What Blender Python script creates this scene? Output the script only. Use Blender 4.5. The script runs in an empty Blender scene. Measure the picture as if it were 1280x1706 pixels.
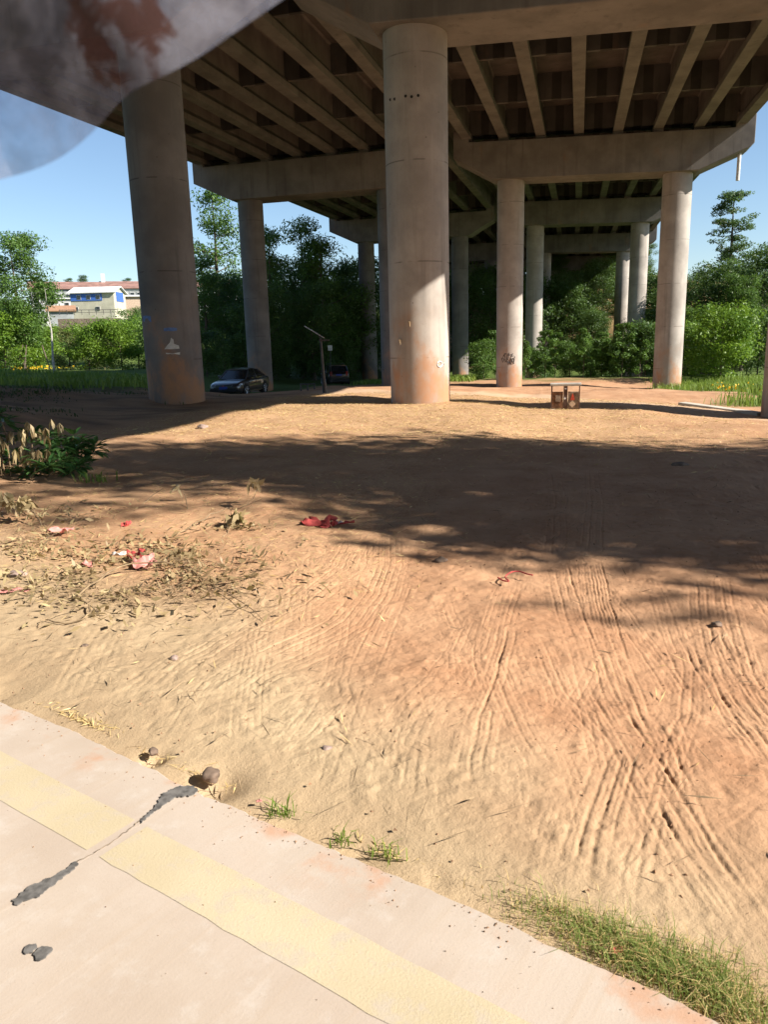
import bpy, bmesh, math, random
import numpy as np
from mathutils import Vector, Matrix
PI = math.pi
rng = np.random.default_rng(7); random.seed(7)
S = bpy.context.scene; C = S.collection
K = 1.25                     # metres per fitted unit
EYE = np.array([0., 0., 1.6])
F, PITCH, ROLL, YAW = 1266.07, 0.2176, -0.0267, 0.2493
# ---------------------------------------------------------------- camera frame (used to survey where things stand)
_fw = np.array([-math.sin(YAW)*math.cos(PITCH), math.cos(YAW)*math.cos(PITCH), -math.sin(PITCH)])
_r0 = np.array([math.cos(YAW), math.sin(YAW), 0.]); _u0 = np.cross(_r0, _fw)
_c, _s = math.cos(ROLL), math.sin(ROLL)
_rt = _c*_r0+_s*_u0; _up = -_s*_r0+_c*_u0
def ray(px, py): return _fw+_rt*((px-640)/F)-_up*((py-853)/F)
def at(px, py, d): return EYE+ray(px, py)*d
def plan(px, d, py=600):
    p = at(px, py, d); return p[0], p[1]
# ---------------------------------------------------------------- ground heights
CP = [(-12,-4,0),(-4,-3,-.02),(4,-3,-.05),(10,0,-.1),(-3,4,0),(0,4,-.02),(3,4,-.06),(-5,8,.02),(0,9,-.02),(5,9,-.15),(-3.9,14,0),(2,15,-.15),(8,14,-.3),
 (-4.2,20.2,.0),(5.3,20,-.42),(-11.4,20.2,.06),(-12.6,20.6,.30),(-10.2,19.8,.03),(-7.5,20,0),(0,22,-.18),(-7,26,-.2),(0,28,-.5),(5,27,-.55),(9,24,-.5),
 (-4.2,48.5,-1.25),(5.3,48.5,-1.5),(-20.9,48,-1.35),(-11.4,48,-1.25),(-14,40,-1.05),(-9,40,-.9),(-1,38,-.95),(10,38,-1.2),
 (-20.6,76,-2.25),(-11.3,76,-2.5),(-4.2,76,-2.2),(5.3,76,-2.2),(14,50,-1.4),(25,50,-1.2),(25,25,-.5),(20,8,-.3),
 (-9,10,.15),(-12,12,.45),(-16,14,.65),(-17,20,.55),(-22,22,.6),(-14,27,.0),(-20,30,.1),(-30,30,.5),(-28,40,-.2),(-40,45,.3),(-9,15,.08),(-30,10,.8),
 (-32,60,-1.),(-45,80,-.5),(-20,100,-2),(0,100,-1.8),(20,80,-1),(40,80,0),(10,105,2.5),(6,116,6),(20,110,5),(-8,118,4.5),(0,128,10.5),(-14,128,9),(8,128,11),(0,150,12.5),(-20,150,8.5),(25,140,10),(-35,140,4),
 (-60,110,3),(-62,130,6.0),(-75,135,7.6),(-90,160,8.6),(-100,120,6),(-130,200,9),(-90,220,11),(-60,240,12),(0,240,13),(60,200,8),(80,100,2),(60,40,0),(150,150,5),(-120,60,2),(-60,30,1),(-60,0,1),(60,0,-.3),(0,-60,0)]
for px_, py_, ds in ((400,657,(25,28,31,34,38,42)),(470,655,(26,30,34,40,46)),(560,641,(30,36,42,48,56,63)),(620,646,(26,31,37,43,50))):
    for d_ in ds:
        p_ = at(px_, py_, d_); CP.append((p_[0], p_[1], p_[2]-.06))
for px_, py_, d_ in ((20,622,66),(60,622,68),(120,622,68),(200,620,68),(240,622,60),(-60,622,60),(60,632,48),(150,632,46),(230,636,40),(60,641,30),(180,645,28)):
    p_ = at(px_, py_, d_); CP.append(tuple(p_))
CP = np.array(CP, float)
def gz(x, y):
    x = np.asarray(x, float); y = np.asarray(y, float); sh = np.broadcast(x, y).shape
    x = np.broadcast_to(x, sh).ravel(); y = np.broadcast_to(y, sh).ravel(); out = np.empty(x.size)
    for a in range(0, x.size, 20000):
        xx, yy = x[a:a+20000, None], y[a:a+20000, None]
        d2 = (xx-CP[:, 0])**2+(yy-CP[:, 1])**2+1.0+.002*(xx**2+yy**2)*.3
        w = d2**-1.9; out[a:a+20000] = (w*CP[:, 2]).sum(1)/w.sum(1)
    return out.reshape(sh)
def g1(x, y): return float(gz(x, y))
def ongr(px, py):
    r = ray(px, py); t = 1.2
    for i in range(4000):
        p = EYE+r*t
        if p[2] < g1(p[0], p[1]): break
        t += max(.01, .25*(p[2]-g1(p[0], p[1])))
    return EYE+r*t
# road edge line
RE0 = np.array([-2.615, 2.784]); RE1 = np.array([.245, 1.711]); RD = (RE1-RE0)/np.linalg.norm(RE1-RE0); RN = np.array([-RD[1], RD[0]])  # RN points to the dirt side
def redge(x, y): return (np.asarray(x)-RE0[0])*RN[0]+(np.asarray(y)-RE0[1])*RN[1]
# ---------------------------------------------------------------- numeric noise
def _h(i, j, s): 
    v = np.sin(i*127.1+j*311.7+s*74.7)*43758.5453; return v-np.floor(v)
def vn(x, y, s=0):
    i, j = np.floor(x), np.floor(y); u, v = x-i, y-j; u = u*u*(3-2*u); v = v*v*(3-2*v)
    return ((_h(i, j, s)*(1-u)+_h(i+1, j, s)*u)*(1-v)+(_h(i, j+1, s)*(1-u)+_h(i+1, j+1, s)*u)*v)*2-1
def fbm(x, y, s=0, o=4):
    a, t = 1, 0
    for k in range(o): t = t+a*vn(x*2**k+k*13.3, y*2**k-k*7.7, s+k); a *= .5
    return t
def sst(a, b, x): 
    t = np.clip((x-a)/(b-a), 0, 1); return t*t*(3-2*t)
# ---------------------------------------------------------------- object helpers
def tag(o, label=None, cat=None, group=None, kind=None):
    if label: o['label'] = label
    if cat: o['category'] = cat
    if group: o['group'] = group
    if kind: o['kind'] = kind
    return o
def thing(name, label, cat, loc=(0,0,0), rz=0, group=None):
    o = bpy.data.objects.new(name, None); C.objects.link(o); o.location = loc; o.rotation_euler = (0,0,rz); o.empty_display_size = .3
    return tag(o, label, cat, group)
def link(name, me, parent=None, mats=None):
    o = bpy.data.objects.new(name, me); C.objects.link(o)
    if parent: o.parent = parent
    if mats is not None:
        for m in (mats if isinstance(mats, (list, tuple)) else [mats]): me.materials.append(m)
    return o
def dup(root, loc=None, rz=0, sc=1, label=None):
    r = root.copy(); C.objects.link(r)
    if loc is not None: r.location = loc
    r.rotation_euler = (0,0,rz); r.scale = (sc,)*3 if not isinstance(sc, tuple) else sc
    if label: r['label'] = label
    for ch in list(root.children):
        c = ch.copy(); C.objects.link(c); c.parent = r
        for g in list(ch.children):
            d = g.copy(); C.objects.link(d); d.parent = c
    return r
class MB:
    """collects polygons"""
    def __init__(s): s.v = []; s.f = []; s.m = []
    def add(s, vs, fs, mi=0):
        o = len(s.v); s.v += [tuple(map(float, v)) for v in vs]; s.f += [tuple(i+o for i in f) for f in fs]; s.m += [mi]*len(fs); return s
    def box(s, c, d, mi=0, M=None):
        vs = [Vector(((i&1)-.5, (i>>1&1)-.5, (i>>2&1)-.5)) for i in range(8)]
        vs = [Vector((v.x*d[0], v.y*d[1], v.z*d[2])) for v in vs]
        if M is not None: vs = [M@v for v in vs]
        vs = [v+Vector(c) for v in vs]
        return s.add(vs, [(0,2,3,1),(4,5,7,6),(0,1,5,4),(2,6,7,3),(0,4,6,2),(1,3,7,5)], mi)
    def loft(s, rings, mi=0, caps=True, closed=True):
        n = len(rings[0]); vs = [p for r in rings for p in r]; fs = []
        for a in range(len(rings)-1):
            for i in range(n if closed else n-1):
                j = (i+1) % n; fs.append((a*n+i, a*n+j, (a+1)*n+j, (a+1)*n+i))
        if caps: fs.append(tuple(range(n))[::-1]); fs.append(tuple((len(rings)-1)*n+i for i in range(n)))
        return s.add(vs, fs, mi)
    def tube(s, pts, rad, n=8, mi=0):
        pts = [np.array(p, float) for p in pts]; rad = rad if hasattr(rad, '__len__') else [rad]*len(pts); rings = []
        for i, p in enumerate(pts):
            t = pts[min(i+1, len(pts)-1)]-pts[max(i-1, 0)]; t = t/(np.linalg.norm(t)+1e-9)
            a = np.cross(t, [0,0,1.] if abs(t[2]) < .9 else [1.,0,0]); a /= np.linalg.norm(a); b = np.cross(t, a)
            rings.append([p+rad[i]*(math.cos(2*PI*k/n)*a+math.sin(2*PI*k/n)*b) for k in range(n)])
        return s.loft(rings, mi)
    def build(s, name, mats, parent=None, smooth=False, bevel=0):
        me = bpy.data.meshes.new(name); me.from_pydata(s.v, [], s.f); me.polygons.foreach_set('material_index', s.m)
        bm = bmesh.new(); bm.from_mesh(me); bmesh.ops.recalc_face_normals(bm, faces=bm.faces); bm.to_mesh(me); bm.free()
        if smooth: me.shade_smooth()
        o = link(name, me, parent, mats)
        if smooth: 
            try: me.set_sharp_from_angle(angle=math.radians(40))
            except Exception: pass
        if bevel:
            m = o.modifiers.new('Bevel', 'BEVEL'); m.width = bevel; m.segments = 2; m.limit_method = 'ANGLE'
        return o
def quads_mesh(name, V, att=None, n=4):
    """V: (N,n,3) independent polygons"""
    N = len(V); me = bpy.data.meshes.new(name)
    me.vertices.add(N*n); me.vertices.foreach_set('co', np.ascontiguousarray(V, dtype=np.float32).ravel())
    me.loops.add(N*n); me.loops.foreach_set('vertex_index', np.arange(N*n, dtype=np.int32))
    me.polygons.add(N); me.polygons.foreach_set('loop_start', np.arange(0, N*n, n, dtype=np.int32))
    try: me.polygons.foreach_set('loop_total', np.full(N, n, dtype=np.int32))
    except Exception: pass
    me.update(calc_edges=True)
    if att is not None:
        a = me.attributes.new('tint', 'FLOAT', 'POINT'); a.data.foreach_set('value', np.repeat(att, n).astype(np.float32))
    return me
# ---------------------------------------------------------------- materials
class NT:
    def __init__(s, name):
        s.m = bpy.data.materials.new(name); s.m.use_nodes = True; s.t = s.m.node_tree; s.t.nodes.clear()
        s.out = s.t.nodes.new('ShaderNodeOutputMaterial')
    def n(s, ty, **kw):
        nd = s.t.nodes.new(ty)
        for k, v in kw.items(): setattr(nd, k, v)
        return nd
    def lk(s, a, b): s.t.links.new(a, b)
    def set(s, sock, v):
        if hasattr(v, 'is_linked') or hasattr(v, 'links'): s.lk(v, sock)
        else: sock.default_value = v
    def noise(s, vec, scale, detail=4, rough=.55, dist=0):
        nd = s.n('ShaderNodeTexNoise'); nd.inputs['Scale'].default_value = scale; nd.inputs['Detail'].default_value = detail; nd.inputs['Roughness'].default_value = rough; nd.inputs['Distortion'].default_value = dist
        if vec is not None: s.lk(vec, nd.inputs['Vector'])
        return nd.outputs['Fac']
    def mapv(s, vec, sc=(1,1,1), rot=(0,0,0), loc=(0,0,0)):
        nd = s.n('ShaderNodeMapping'); nd.inputs['Scale'].default_value = sc; nd.inputs['Rotation'].default_value = rot; nd.inputs['Location'].default_value = loc; s.lk(vec, nd.inputs['Vector']); return nd.outputs['Vector']
    def ramp(s, fac, a, b, ca=0., cb=1.):
        nd = s.n('ShaderNodeMapRange'); nd.interpolation_type = 'SMOOTHSTEP'
        for k, v in zip(('From Min','From Max','To Min','To Max'), (a, b, ca, cb)): nd.inputs[k].default_value = v
        s.set(nd.inputs['Value'], fac); return nd.outputs['Result']
    def mix(s, fac, a, b, bt='MIX'):
        nd = s.n('ShaderNodeMix', data_type='RGBA', blend_type=bt); s.set(nd.inputs[0], fac)
        for sk, v in ((nd.inputs[6], a), (nd.inputs[7], b)):
            if isinstance(v, (tuple, list)): sk.default_value = (*v[:3], 1)
            else: s.lk(v, sk)
        return nd.outputs[2]
    def math(s, op, a, b=0., c=None):
        nd = s.n('ShaderNodeMath', operation=op); s.set(nd.inputs[0], a); s.set(nd.inputs[1], b)
        return nd.outputs[0]
    def bump(s, h, st=.5, dist=.02, nrm=None):
        nd = s.n('ShaderNodeBump'); nd.inputs['Strength'].default_value = st; nd.inputs['Distance'].default_value = dist; s.lk(h, nd.inputs['Height'])
        if nrm is not None: s.lk(nrm, nd.inputs['Normal'])
        return nd.outputs['Normal']
    def bsdf(s, col, rough=.8, normal=None, metal=0, spec=.3, coat=0):
        b = s.n('ShaderNodeBsdfPrincipled'); 
        if isinstance(col, (tuple, list)): b.inputs['Base Color'].default_value = (*col[:3], 1)
        else: s.lk(col, b.inputs['Base Color'])
        s.set(b.inputs['Roughness'], rough); b.inputs['Metallic'].default_value = metal
        b.inputs['Specular IOR Level'].default_value = spec; b.inputs['Coat Weight'].default_value = coat
        if normal is not None: s.lk(normal, b.inputs['Normal'])
        s.lk(b.outputs[0], s.out.inputs['Surface']); return b
    def obj(s): return s.n('ShaderNodeTexCoord').outputs['Object']
    def pos(s): return s.n('ShaderNodeNewGeometry').outputs['Position']
    def att(s, name): return s.n('ShaderNodeAttribute', attribute_name=name).outputs['Fac']
    def xyz(s, v):
        nd = s.n('ShaderNodeSeparateXYZ'); s.lk(v, nd.inputs[0]); return nd.outputs
def simple(name, col, rough=.6, metal=0, var=.25, scale=6, spec=.4, coat=0):
    t = NT(name); o = t.obj(); f = t.noise(o, scale, 5)
    c2 = tuple(max(0, c*(1-var)) for c in col); c1 = tuple(c*(1+var*.6) for c in col)
    n = t.bump(t.noise(o, scale*8, 3), .15, .01)
    t.bsdf(t.mix(t.ramp(f, .3, .7), c2, c1), rough, n, metal, spec, coat); return t.m
def concrete(name, base=(.40,.36,.31), stain=False, seams=False, dark=0, rust=.0):
    t = NT(name); o = t.obj(); p = t.pos()
    f1 = t.noise(p, .7, 6, .6); f2 = t.noise(t.mapv(p, (2.2,2.2,.13)), 1.5, 6, .6); f3 = t.noise(p, 9, 6, .65)
    c = t.mix(t.ramp(f1, .32, .7), tuple(b*.74 for b in base), tuple(b*1.1 for b in base))
    c = t.mix(t.ramp(f2, .54, .72, 0, .5), c, tuple(b*.5 for b in base))
    c = t.mix(t.ramp(f2, .44, .3, 0, .25), c, tuple(min(.7, b*1.35) for b in base))
    c = t.mix(t.ramp(f3, .55, .75, 0, .35), c, tuple(b*.62 for b in base))
    if rust: c = t.mix(t.ramp(t.noise(t.mapv(p, (1,1,.4), loc=(9,4,2)), 1.3, 5), .6, .78, 0, rust), c, (.30,.17,.10))
    h = t.noise(p, 45, 5, .7); nrm = t.bump(h, .25, .01)
    if seams:
        z = t.xyz(o)[2]; fr = t.math('FRACT', t.math('DIVIDE', z, 2.43)); ln = t.ramp(t.math('ABSOLUTE', t.math('SUBTRACT', fr, .5)), .0, .011, 1, 0)
        brk = t.ramp(t.noise(o, 2.2, 3), .42, .56); c = t.mix(t.math('MULTIPLY', t.math('MULTIPLY', ln, brk), .85), c, tuple(b*.35 for b in base))
        fl = t.noise(t.mapv(o, (.05,.05,.41)), 1., 1); c = t.mix(t.ramp(fl, .5, .56, 0, .22), c, tuple(b*.78 for b in base))
        # pits
        vo = t.n('ShaderNodeTexVoronoi'); vo.inputs['Scale'].default_value = 2.6; t.lk(o, vo.inputs['Vector'])
        c = t.mix(t.ramp(vo.outputs['Distance'], .03, .07, .55, 0), c, (.07,.06,.05))
        nrm = t.bump(ln, -.4, .02, nrm)
    if stain:
        z = t.xyz(o)[2]; nz = t.noise(t.mapv(o, (1,1,.55)), 1.6, 6, .62)
        lv = t.math('SUBTRACT', z, t.math('MULTIPLY', t.ramp(nz, .3, .75), 3.0))
        c = t.mix(t.ramp(lv, -2.3, .25, .9, 0), c, (.42,.20,.10))
        c = t.mix(t.ramp(t.math('SUBTRACT', z, t.math('MULTIPLY', nz, 8)), -5.5, -.6, .4, 0), c, (.42,.25,.15))
    t.bsdf(c, .88, nrm, 0, .2); return t.m
def leafmat(name, c1, c2, c3=None, tr=.35, rough=.5):
    t = NT(name); tn = t.att('tint'); p = t.obj()
    c = t.mix(tn, c1, c2); cl = t.noise(p, .55, 3)
    c = t.mix(t.ramp(cl, .42, .68, 0, .75), c, c3 or tuple(x*.6 for x in c1))
    b = t.n('ShaderNodeBsdfPrincipled'); t.lk(c, b.inputs['Base Color']); b.inputs['Roughness'].default_value = rough; b.inputs['Specular IOR Level'].default_value = .35
    tl = t.n('ShaderNodeBsdfTranslucent'); t.lk(t.mix(.5, c, (.16,.22,.02), 'ADD') if False else t.mix(.35, c, (.20,.30,.03)), tl.inputs['Color'])
    mx = t.n('ShaderNodeMixShader'); mx.inputs[0].default_value = tr; t.lk(b.outputs[0], mx.inputs[1]); t.lk(tl.outputs[0], mx.inputs[2]); t.lk(mx.outputs[0], t.out.inputs['Surface'])
    return t.m
M = {}
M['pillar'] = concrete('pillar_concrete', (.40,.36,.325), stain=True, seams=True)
M['pillar_shaded'] = concrete('shaded_pillar_concrete', (.19,.18,.177), stain=True, seams=True)  # copy of the pillar concrete with the deck's shade put into a darker colour
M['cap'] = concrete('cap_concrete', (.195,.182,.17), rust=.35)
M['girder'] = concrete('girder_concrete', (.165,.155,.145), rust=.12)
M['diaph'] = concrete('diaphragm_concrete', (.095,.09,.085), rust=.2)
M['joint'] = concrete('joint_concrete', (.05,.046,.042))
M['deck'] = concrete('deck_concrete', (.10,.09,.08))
M['rubber'] = simple('black_rubber', (.02,.02,.02), .7)
M['pvc'] = simple('grey_pvc', (.62,.62,.60), .5)
M['bark'] = simple('bark', (.13,.10,.075), .9, var=.5, scale=5)
M['bark_pale'] = simple('pale_bark', (.42,.40,.36), .9, var=.4, scale=5)
M['leaf_mid'] = leafmat('leaf_mid', (.065,.14,.025), (.13,.23,.045))
M['leaf_dark'] = leafmat('leaf_dark', (.05,.11,.028), (.105,.18,.045), tr=.35)
M['leaf_bright'] = leafmat('leaf_bright', (.10,.20,.015), (.20,.31,.03), (.06,.14,.015))
M['leaf_olive'] = leafmat('leaf_olive', (.09,.12,.03), (.20,.21,.07), (.06,.09,.02))
M['leaf_blue'] = leafmat('leaf_bluegreen', (.055,.115,.04), (.10,.175,.06))
M['leaf_laurel'] = leafmat('leaf_laurel', (.04,.12,.035), (.11,.22,.07), (.035,.09,.025), tr=.25, rough=.35)
M['leaf_dry'] = leafmat('leaf_dry', (.27,.19,.10), (.50,.40,.22), (.20,.13,.07), tr=.25)
M['grass'] = leafmat('grass_blades', (.13,.22,.03), (.27,.34,.07), (.10,.17,.025), tr=.4)
M['grass_fresh'] = leafmat('fresh_grass_blades', (.16,.24,.05), (.34,.38,.12), (.12,.18,.04), tr=.4)
M['bank'] = leafmat('bank_weed_leaves', (.03,.055,.018), (.07,.10,.03))
M['straw'] = leafmat('straw', (.52,.36,.15), (.72,.56,.28), (.40,.25,.10), tr=.15)
M['twig'] = simple('dry_twig', (.27,.19,.11), .9, var=.5, scale=12)
M['flower'] = simple('yellow_petals', (.75,.50,.02), .6)
# ================================================================ GROUND
def axis(segs):
    out = []
    for a, b, d0, d1 in segs:
        t = a
        while t < b-1e-6:
            out.append(t); f = (t-a)/(b-a); t += d0*(1-f)+d1*f
    out.append(segs[-1][1]); return np.array(out)
xs = axis([(-420,-60,60,12),(-60,-16,5,1.),(-16,-6,.9,.12),(-6,-3.2,.10,.016),(-3.2,-1.7,.014,.006),(-1.7,2.4,.006,.006),(2.4,3.4,.006,.016),(3.4,8,.016,.18),(8,30,.25,2.),(30,420,3,60)])
ys = axis([(-60,-4,10,1.),(-4,1.2,.8,.1),(1.2,3.6,.0055,.0055),(3.6,8,.0055,.024),(8,20,.034,.12),(20,60,.14,.9),(60,160,1,4),(160,620,6,60)])
GX, GY = np.meshgrid(xs, ys); GZ = gz(GX, GY); ED = redge(GX, GY)
# the far rim drops off to the horizon
near = (np.abs(GX) < 40) & (GY > -6) & (GY < 60)
GZ += .05*fbm(GX*.55, GY*.55, 3)*sst(.3, 2.5, ED) + .010*fbm(GX*2.3, GY*2.3, 5)*sst(.0, 1., ED)
# tyre tracks: bundles of grooves pressed in the loose dirt, surveyed on the ground
tracks = [
 ([(925,925),(945,1000),(972,1080),(1000,1150),(1042,1225),(1100,1325),(1168,1440),(1245,1570)], 4, .062, .015),
 ([(985,925),(1000,1000),(1022,1080),(1052,1165),(1098,1260),(1150,1375),(1215,1480),(1290,1600)], 4, .055, .018),
 ([(1042,1225),(1012,1300),(992,1360),(972,1440),(955,1520)], 5, .060, .020),
 ([(1100,1290),(1090,1360),(1075,1440),(1060,1500)], 2, .065, .020),
 ([(640,890),(640,940),(622,985),(580,1030),(500,1075),(410,1120),(330,1180)], 6, .055, .012),
 ([(600,900),(570,950),(500,1000),(420,1040),(320,1100),(240,1170)], 6, .06, .010),
 ([(800,1020),(775,1075),(735,1135),(690,1190),(655,1250),(640,1330)], 5, .05, .014),
 ([(850,1030),(830,1110),(800,1190),(785,1260),(780,1340)], 3, .06, .017),
 ([(720,1150),(700,1220),(690,1300),(672,1380)], 3, .055, .016),
 ([(560,1120),(520,1170),(470,1215),(420,1260)], 6, .05, .013),
 ([(610,1140),(560,1195),(520,1250),(480,1310)], 4, .05, .014),
 ([(930,1010),(960,1110),(1000,1180)], 3, .06, .013),
 ([(1180,960),(1190,1040),(1215,1120),(1260,1200),(1330,1290)], 5, .06, .012),
 ([(1090,980),(1130,1080),(1190,1190),(1280,1300)], 3, .06, .011),
 ([(880,1050),(930,1150),(1000,1235),(1020,1290)], 3, .06, .012),
 ([(1330,1330),(1240,1400),(1190,1470)], 4, .05, .013),
 ([(400,1180),(340,1235),(280,1260)], 4, .055, .009),
 ([(920,780),(930,840),(925,925)], 4, .065, .010),
 ([(985,780),(990,850),(985,925)], 4, .065, .010),
 ([(700,800),(670,850),(640,890)], 4, .07, .009),
]
tracks = [(p_, n_, sp_, dp_*.27) for p_, n_, sp_, dp_ in tracks]
_r = random.Random(5)
for k in range(80):
    x0, y0 = _r.uniform(250, 1300), _r.uniform(900, 1330); ln = _r.uniform(90, 330); sl = (x0-830)/560*.55+_r.gauss(0, .22); cv = _r.gauss(0, .0011); pp = []
    if y0+ln > 1110+.42*x0: ln = max(60, 1090+.42*x0-y0)
    for q in range(5):
        dy = ln*q/4; pp.append((x0+sl*dy+cv*dy*dy, y0+dy))
    tracks.append((pp, _r.randint(1, 5), _r.uniform(.034, .06), _r.uniform(.0018, .0036)))
for pp, dp_ in (([(985,930),(1003,1010),(1030,1090),(1065,1180),(1115,1290),(1170,1400),(1235,1530)], .0085), ([(1042,1225),(1085,1310),(1120,1380),(1180,1470),(1255,1590)], .010), ([(1030,1260),(1005,1330),(985,1420),(962,1500)], .009), ([(1062,1310),(1048,1400),(1030,1480)], .008), ([(812,1135),(800,1200),(790,1270)], .008), ([(690,1210),(680,1300),(676,1370)], .005), ([(720,1190),(708,1270),(700,1340)], .006), ([(635,890),(636,950),(615,1000)], .005), ([(590,1150),(545,1185),(515,1215)], .006), ([(1115,1330),(1120,1390),(1118,1460)], .007), ([(940,940),(950,1010),(985,1090)], .006), ([(700,1090),(660,1160),(650,1230)], .005)):
    tracks.append((pp, 1, .055, dp_*.5))
sel = (GY > 1.2) & (GY < 14) & (np.abs(GX) < 5.5); sx, sy = GX[sel], GY[sel]; add = np.zeros(sx.size)
wob = .007*fbm(sx*4, sy*4, 21, 2)
for pts, n, sp, dep in tracks:
    sp *= .82; n = int(n*1.1+.5); P = np.array([ongr(*q)[:2] for q in pts]); best = np.full(sx.size, 9.); off = np.zeros(sx.size); tt = np.zeros(sx.size); L0 = 0
    mnx, mny = P.min(0)-.5; mxx, mxy = P.max(0)+.5
    m = (sx > mnx) & (sx < mxx) & (sy > mny) & (sy < mxy); ax, ay = sx[m], sy[m]; bb = np.full(ax.size, 9.); of = np.zeros(ax.size); tl = np.zeros(ax.size)
    for i in range(len(P)-1):
        d = P[i+1]-P[i]; L = np.linalg.norm(d)+1e-9; d = d/L; rx, ry = ax-P[i][0], ay-P[i][1]
        t = np.clip(rx*d[0]+ry*d[1], 0, L); qx, qy = rx-t*d[0], ry-t*d[1]; dist = np.hypot(qx, qy); k = dist < bb
        bb[k] = dist[k]; of[k] = np.sign(d[0]*qy[k]-d[1]*qx[k])*dist[k]; tl[k] = L0+t[k]; L0 += L
    of = of+wob[m]; wd = n*sp/2; inside = sst(wd+.05, wd-.01, bb); ph = of/sp+(n/2)
    amp = .35+.95*_h(np.floor(ph), np.floor(ph)*0+n, dep*1000) if n > 1 else 1.0; gr = -np.exp(-((ph-np.floor(ph)-.5)/(.125 if n > 1 else .11))**2)+.28*np.exp(-((np.abs(ph-np.floor(ph)-.5)-.30)/.10)**2)
    br = (.42 if L0 > 1.6 else .12)+.7*sst(-.35, .3, fbm(tl*1.1+of*3, of*6, int(dep*1e4) % 97, 3))
    tread = 1+.22*np.sin(tl*2*PI/.05+of*40)+.5*fbm(tl*9, of*14, 3, 2)
    fade = sst(0, .35, tl)*sst(L0, L0-.35, tl); add[m] += dep*.95*amp*gr*inside*br*fade*tread
GZ[sel] += add*sst(.03, .3, redge(sx, sy))
# clods, scuffs
GZ[sel] += (.0035*fbm(sx*16, sy*16, 9, 4)+.006*np.clip(fbm(sx*22, sy*22, 13, 2)-.7, 0, 1)+.010*np.clip(fbm(sx*7, sy*9, 31, 3)-.55, 0, 1)-.012*np.clip(fbm(sx*9, sy*6, 47, 3)-.75, 0, 1))*sst(.02, .2, redge(sx, sy))
# under the slab the ground lies below it, by its edge it is level or a touch low with a few washed out hollows
lipn = fbm(GX*3, GY*3, 77, 3)
tgt = -.035-.02*np.clip(lipn, 0, 1)
nr = (np.abs(GX) < 12) & (GY < 12) & (GY > -8)
GZ = np.where(nr, GZ*sst(.0, .5, ED)+tgt*(1-sst(.0, .5, ED)), GZ)
for hx, hy, rr, dp in ((362,1300,.10,.05),(255,1255,.05,.04),(600,1415,.12,.02)):
    q = ongr(hx, hy); GZ -= dp*np.exp(-((GX-q[0])**2+(GY-q[1])**2)/rr**2)*(ED > .01)
GZ = np.where(ED < -.0, np.where(GZ < -.2, GZ, -.25), GZ) if True else GZ
far = np.hypot(GX, GY)
GZ = np.where(far > 300, GZ*0+8-((far-300)*.06), GZ)
ny, nx = GX.shape; me = bpy.data.meshes.new('ground')
me.vertices.add(nx*ny); me.vertices.foreach_set('co', np.stack([GX, GY, GZ], -1).astype(np.float32).ravel())
idx = np.arange(nx*ny).reshape(ny, nx); q = np.stack([idx[:-1, :-1], idx[:-1, 1:], idx[1:, 1:], idx[1:, :-1]], -1).reshape(-1, 4)
me.loops.add(q.size); me.loops.foreach_set('vertex_index', q.astype(np.int32).ravel())
me.polygons.add(len(q)); me.polygons.foreach_set('loop_start', np.arange(0, q.size, 4, dtype=np.int32))
try: me.polygons.foreach_set('loop_total', np.full(len(q), 4, dtype=np.int32))
except Exception: pass
me.update(calc_edges=True); me.shade_smooth()
# zones: what the ground is made of, and shade tinted into the left bank
def poly_dist(px_pts, X, Y, planted=True):
    P = np.array([ongr(*p)[:2] if planted else p for p in px_pts]); b = np.full(X.shape, 1e9)
    for i in range(len(P)-1):
        d = P[i+1]-P[i]; L = np.linalg.norm(d)+1e-9; d = d/L; rx, ry = X-P[i][0], Y-P[i][1]; t = np.clip(rx*d[0]+ry*d[1], 0, L)
        b = np.minimum(b, np.hypot(rx-t*d[0], ry-t*d[1]))
    return b
PATH = [(560,652),(700,654),(800,657),(900,662),(1000,668),(1100,677),(1200,688),(1290,697)]
nz1 = fbm(GX*.6, GY*.6, 55, 4); nz2 = fbm(GX*1.7, GY*1.7, 56, 4)
leftness = sst(1.1, -2.4, GX)
tan_w = sst(1.15, .05, ED+.22*nz1-1.0*leftness+.12*nz2)*(GY < 9)
straw_w = sst(9., 15., GY+1.5*nz1)*sst(30, 23, GY+2*nz1)*sst(6., -1., GX+2*nz1)
straw_w = np.maximum(straw_w, sst(3.4, 5., GY)*sst(-.9, -2.1, GX+.3*nz1)*sst(16, 12, GY)*.5)
pd = poly_dist(PATH, GX, GY); path_w = sst(1.5, .9, pd+.3*nz2)
grass_w = np.zeros_like(GX)
def gblob(x, y, r, s=1): 
    global grass_w
    grass_w = np.maximum(grass_w, s*sst(r*1.15, r*.75, np.hypot(GX-x, GY-y)+r*.25*nz1))
grass_w = np.maximum(grass_w, sst(0, 2.5, GX-4.2-.22*(GY-26)*(GY < 40)+.0*GY+1.2*nz1)*sst(22.5, 25, GY))
grass_w = np.maximum(grass_w, sst(22, 26, GY)*sst(-14.5, -17, GX+nz1)*sst(-13,-16,GX))
grass_w = np.maximum(grass_w, sst(52, 60, GY+3*nz1))
grass_w = np.maximum(grass_w, sst(-24, -28, GX))
grass_w = grass_w*(1-path_w)*(1-.6*sst(88, 96, GY)*sst(30, 24, np.abs(GX)))
soil_shade_w = sst(-8.6, -10.2, GX+.5*nz1)*sst(6, 9, GY)*sst(30, 24, GY)*(.55+.35*nz2)  # dark soil of the left bank, deck shade painted into its colour
for nm, w in (('soil_shade', soil_shade_w), ('tan', tan_w), ('straw', straw_w), ('path', path_w), ('grassy', grass_w)):
    a = me.attributes.new(nm, 'FLOAT', 'POINT'); a.data.foreach_set('value', np.clip(w, 0, 1).astype(np.float32).ravel())
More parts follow.
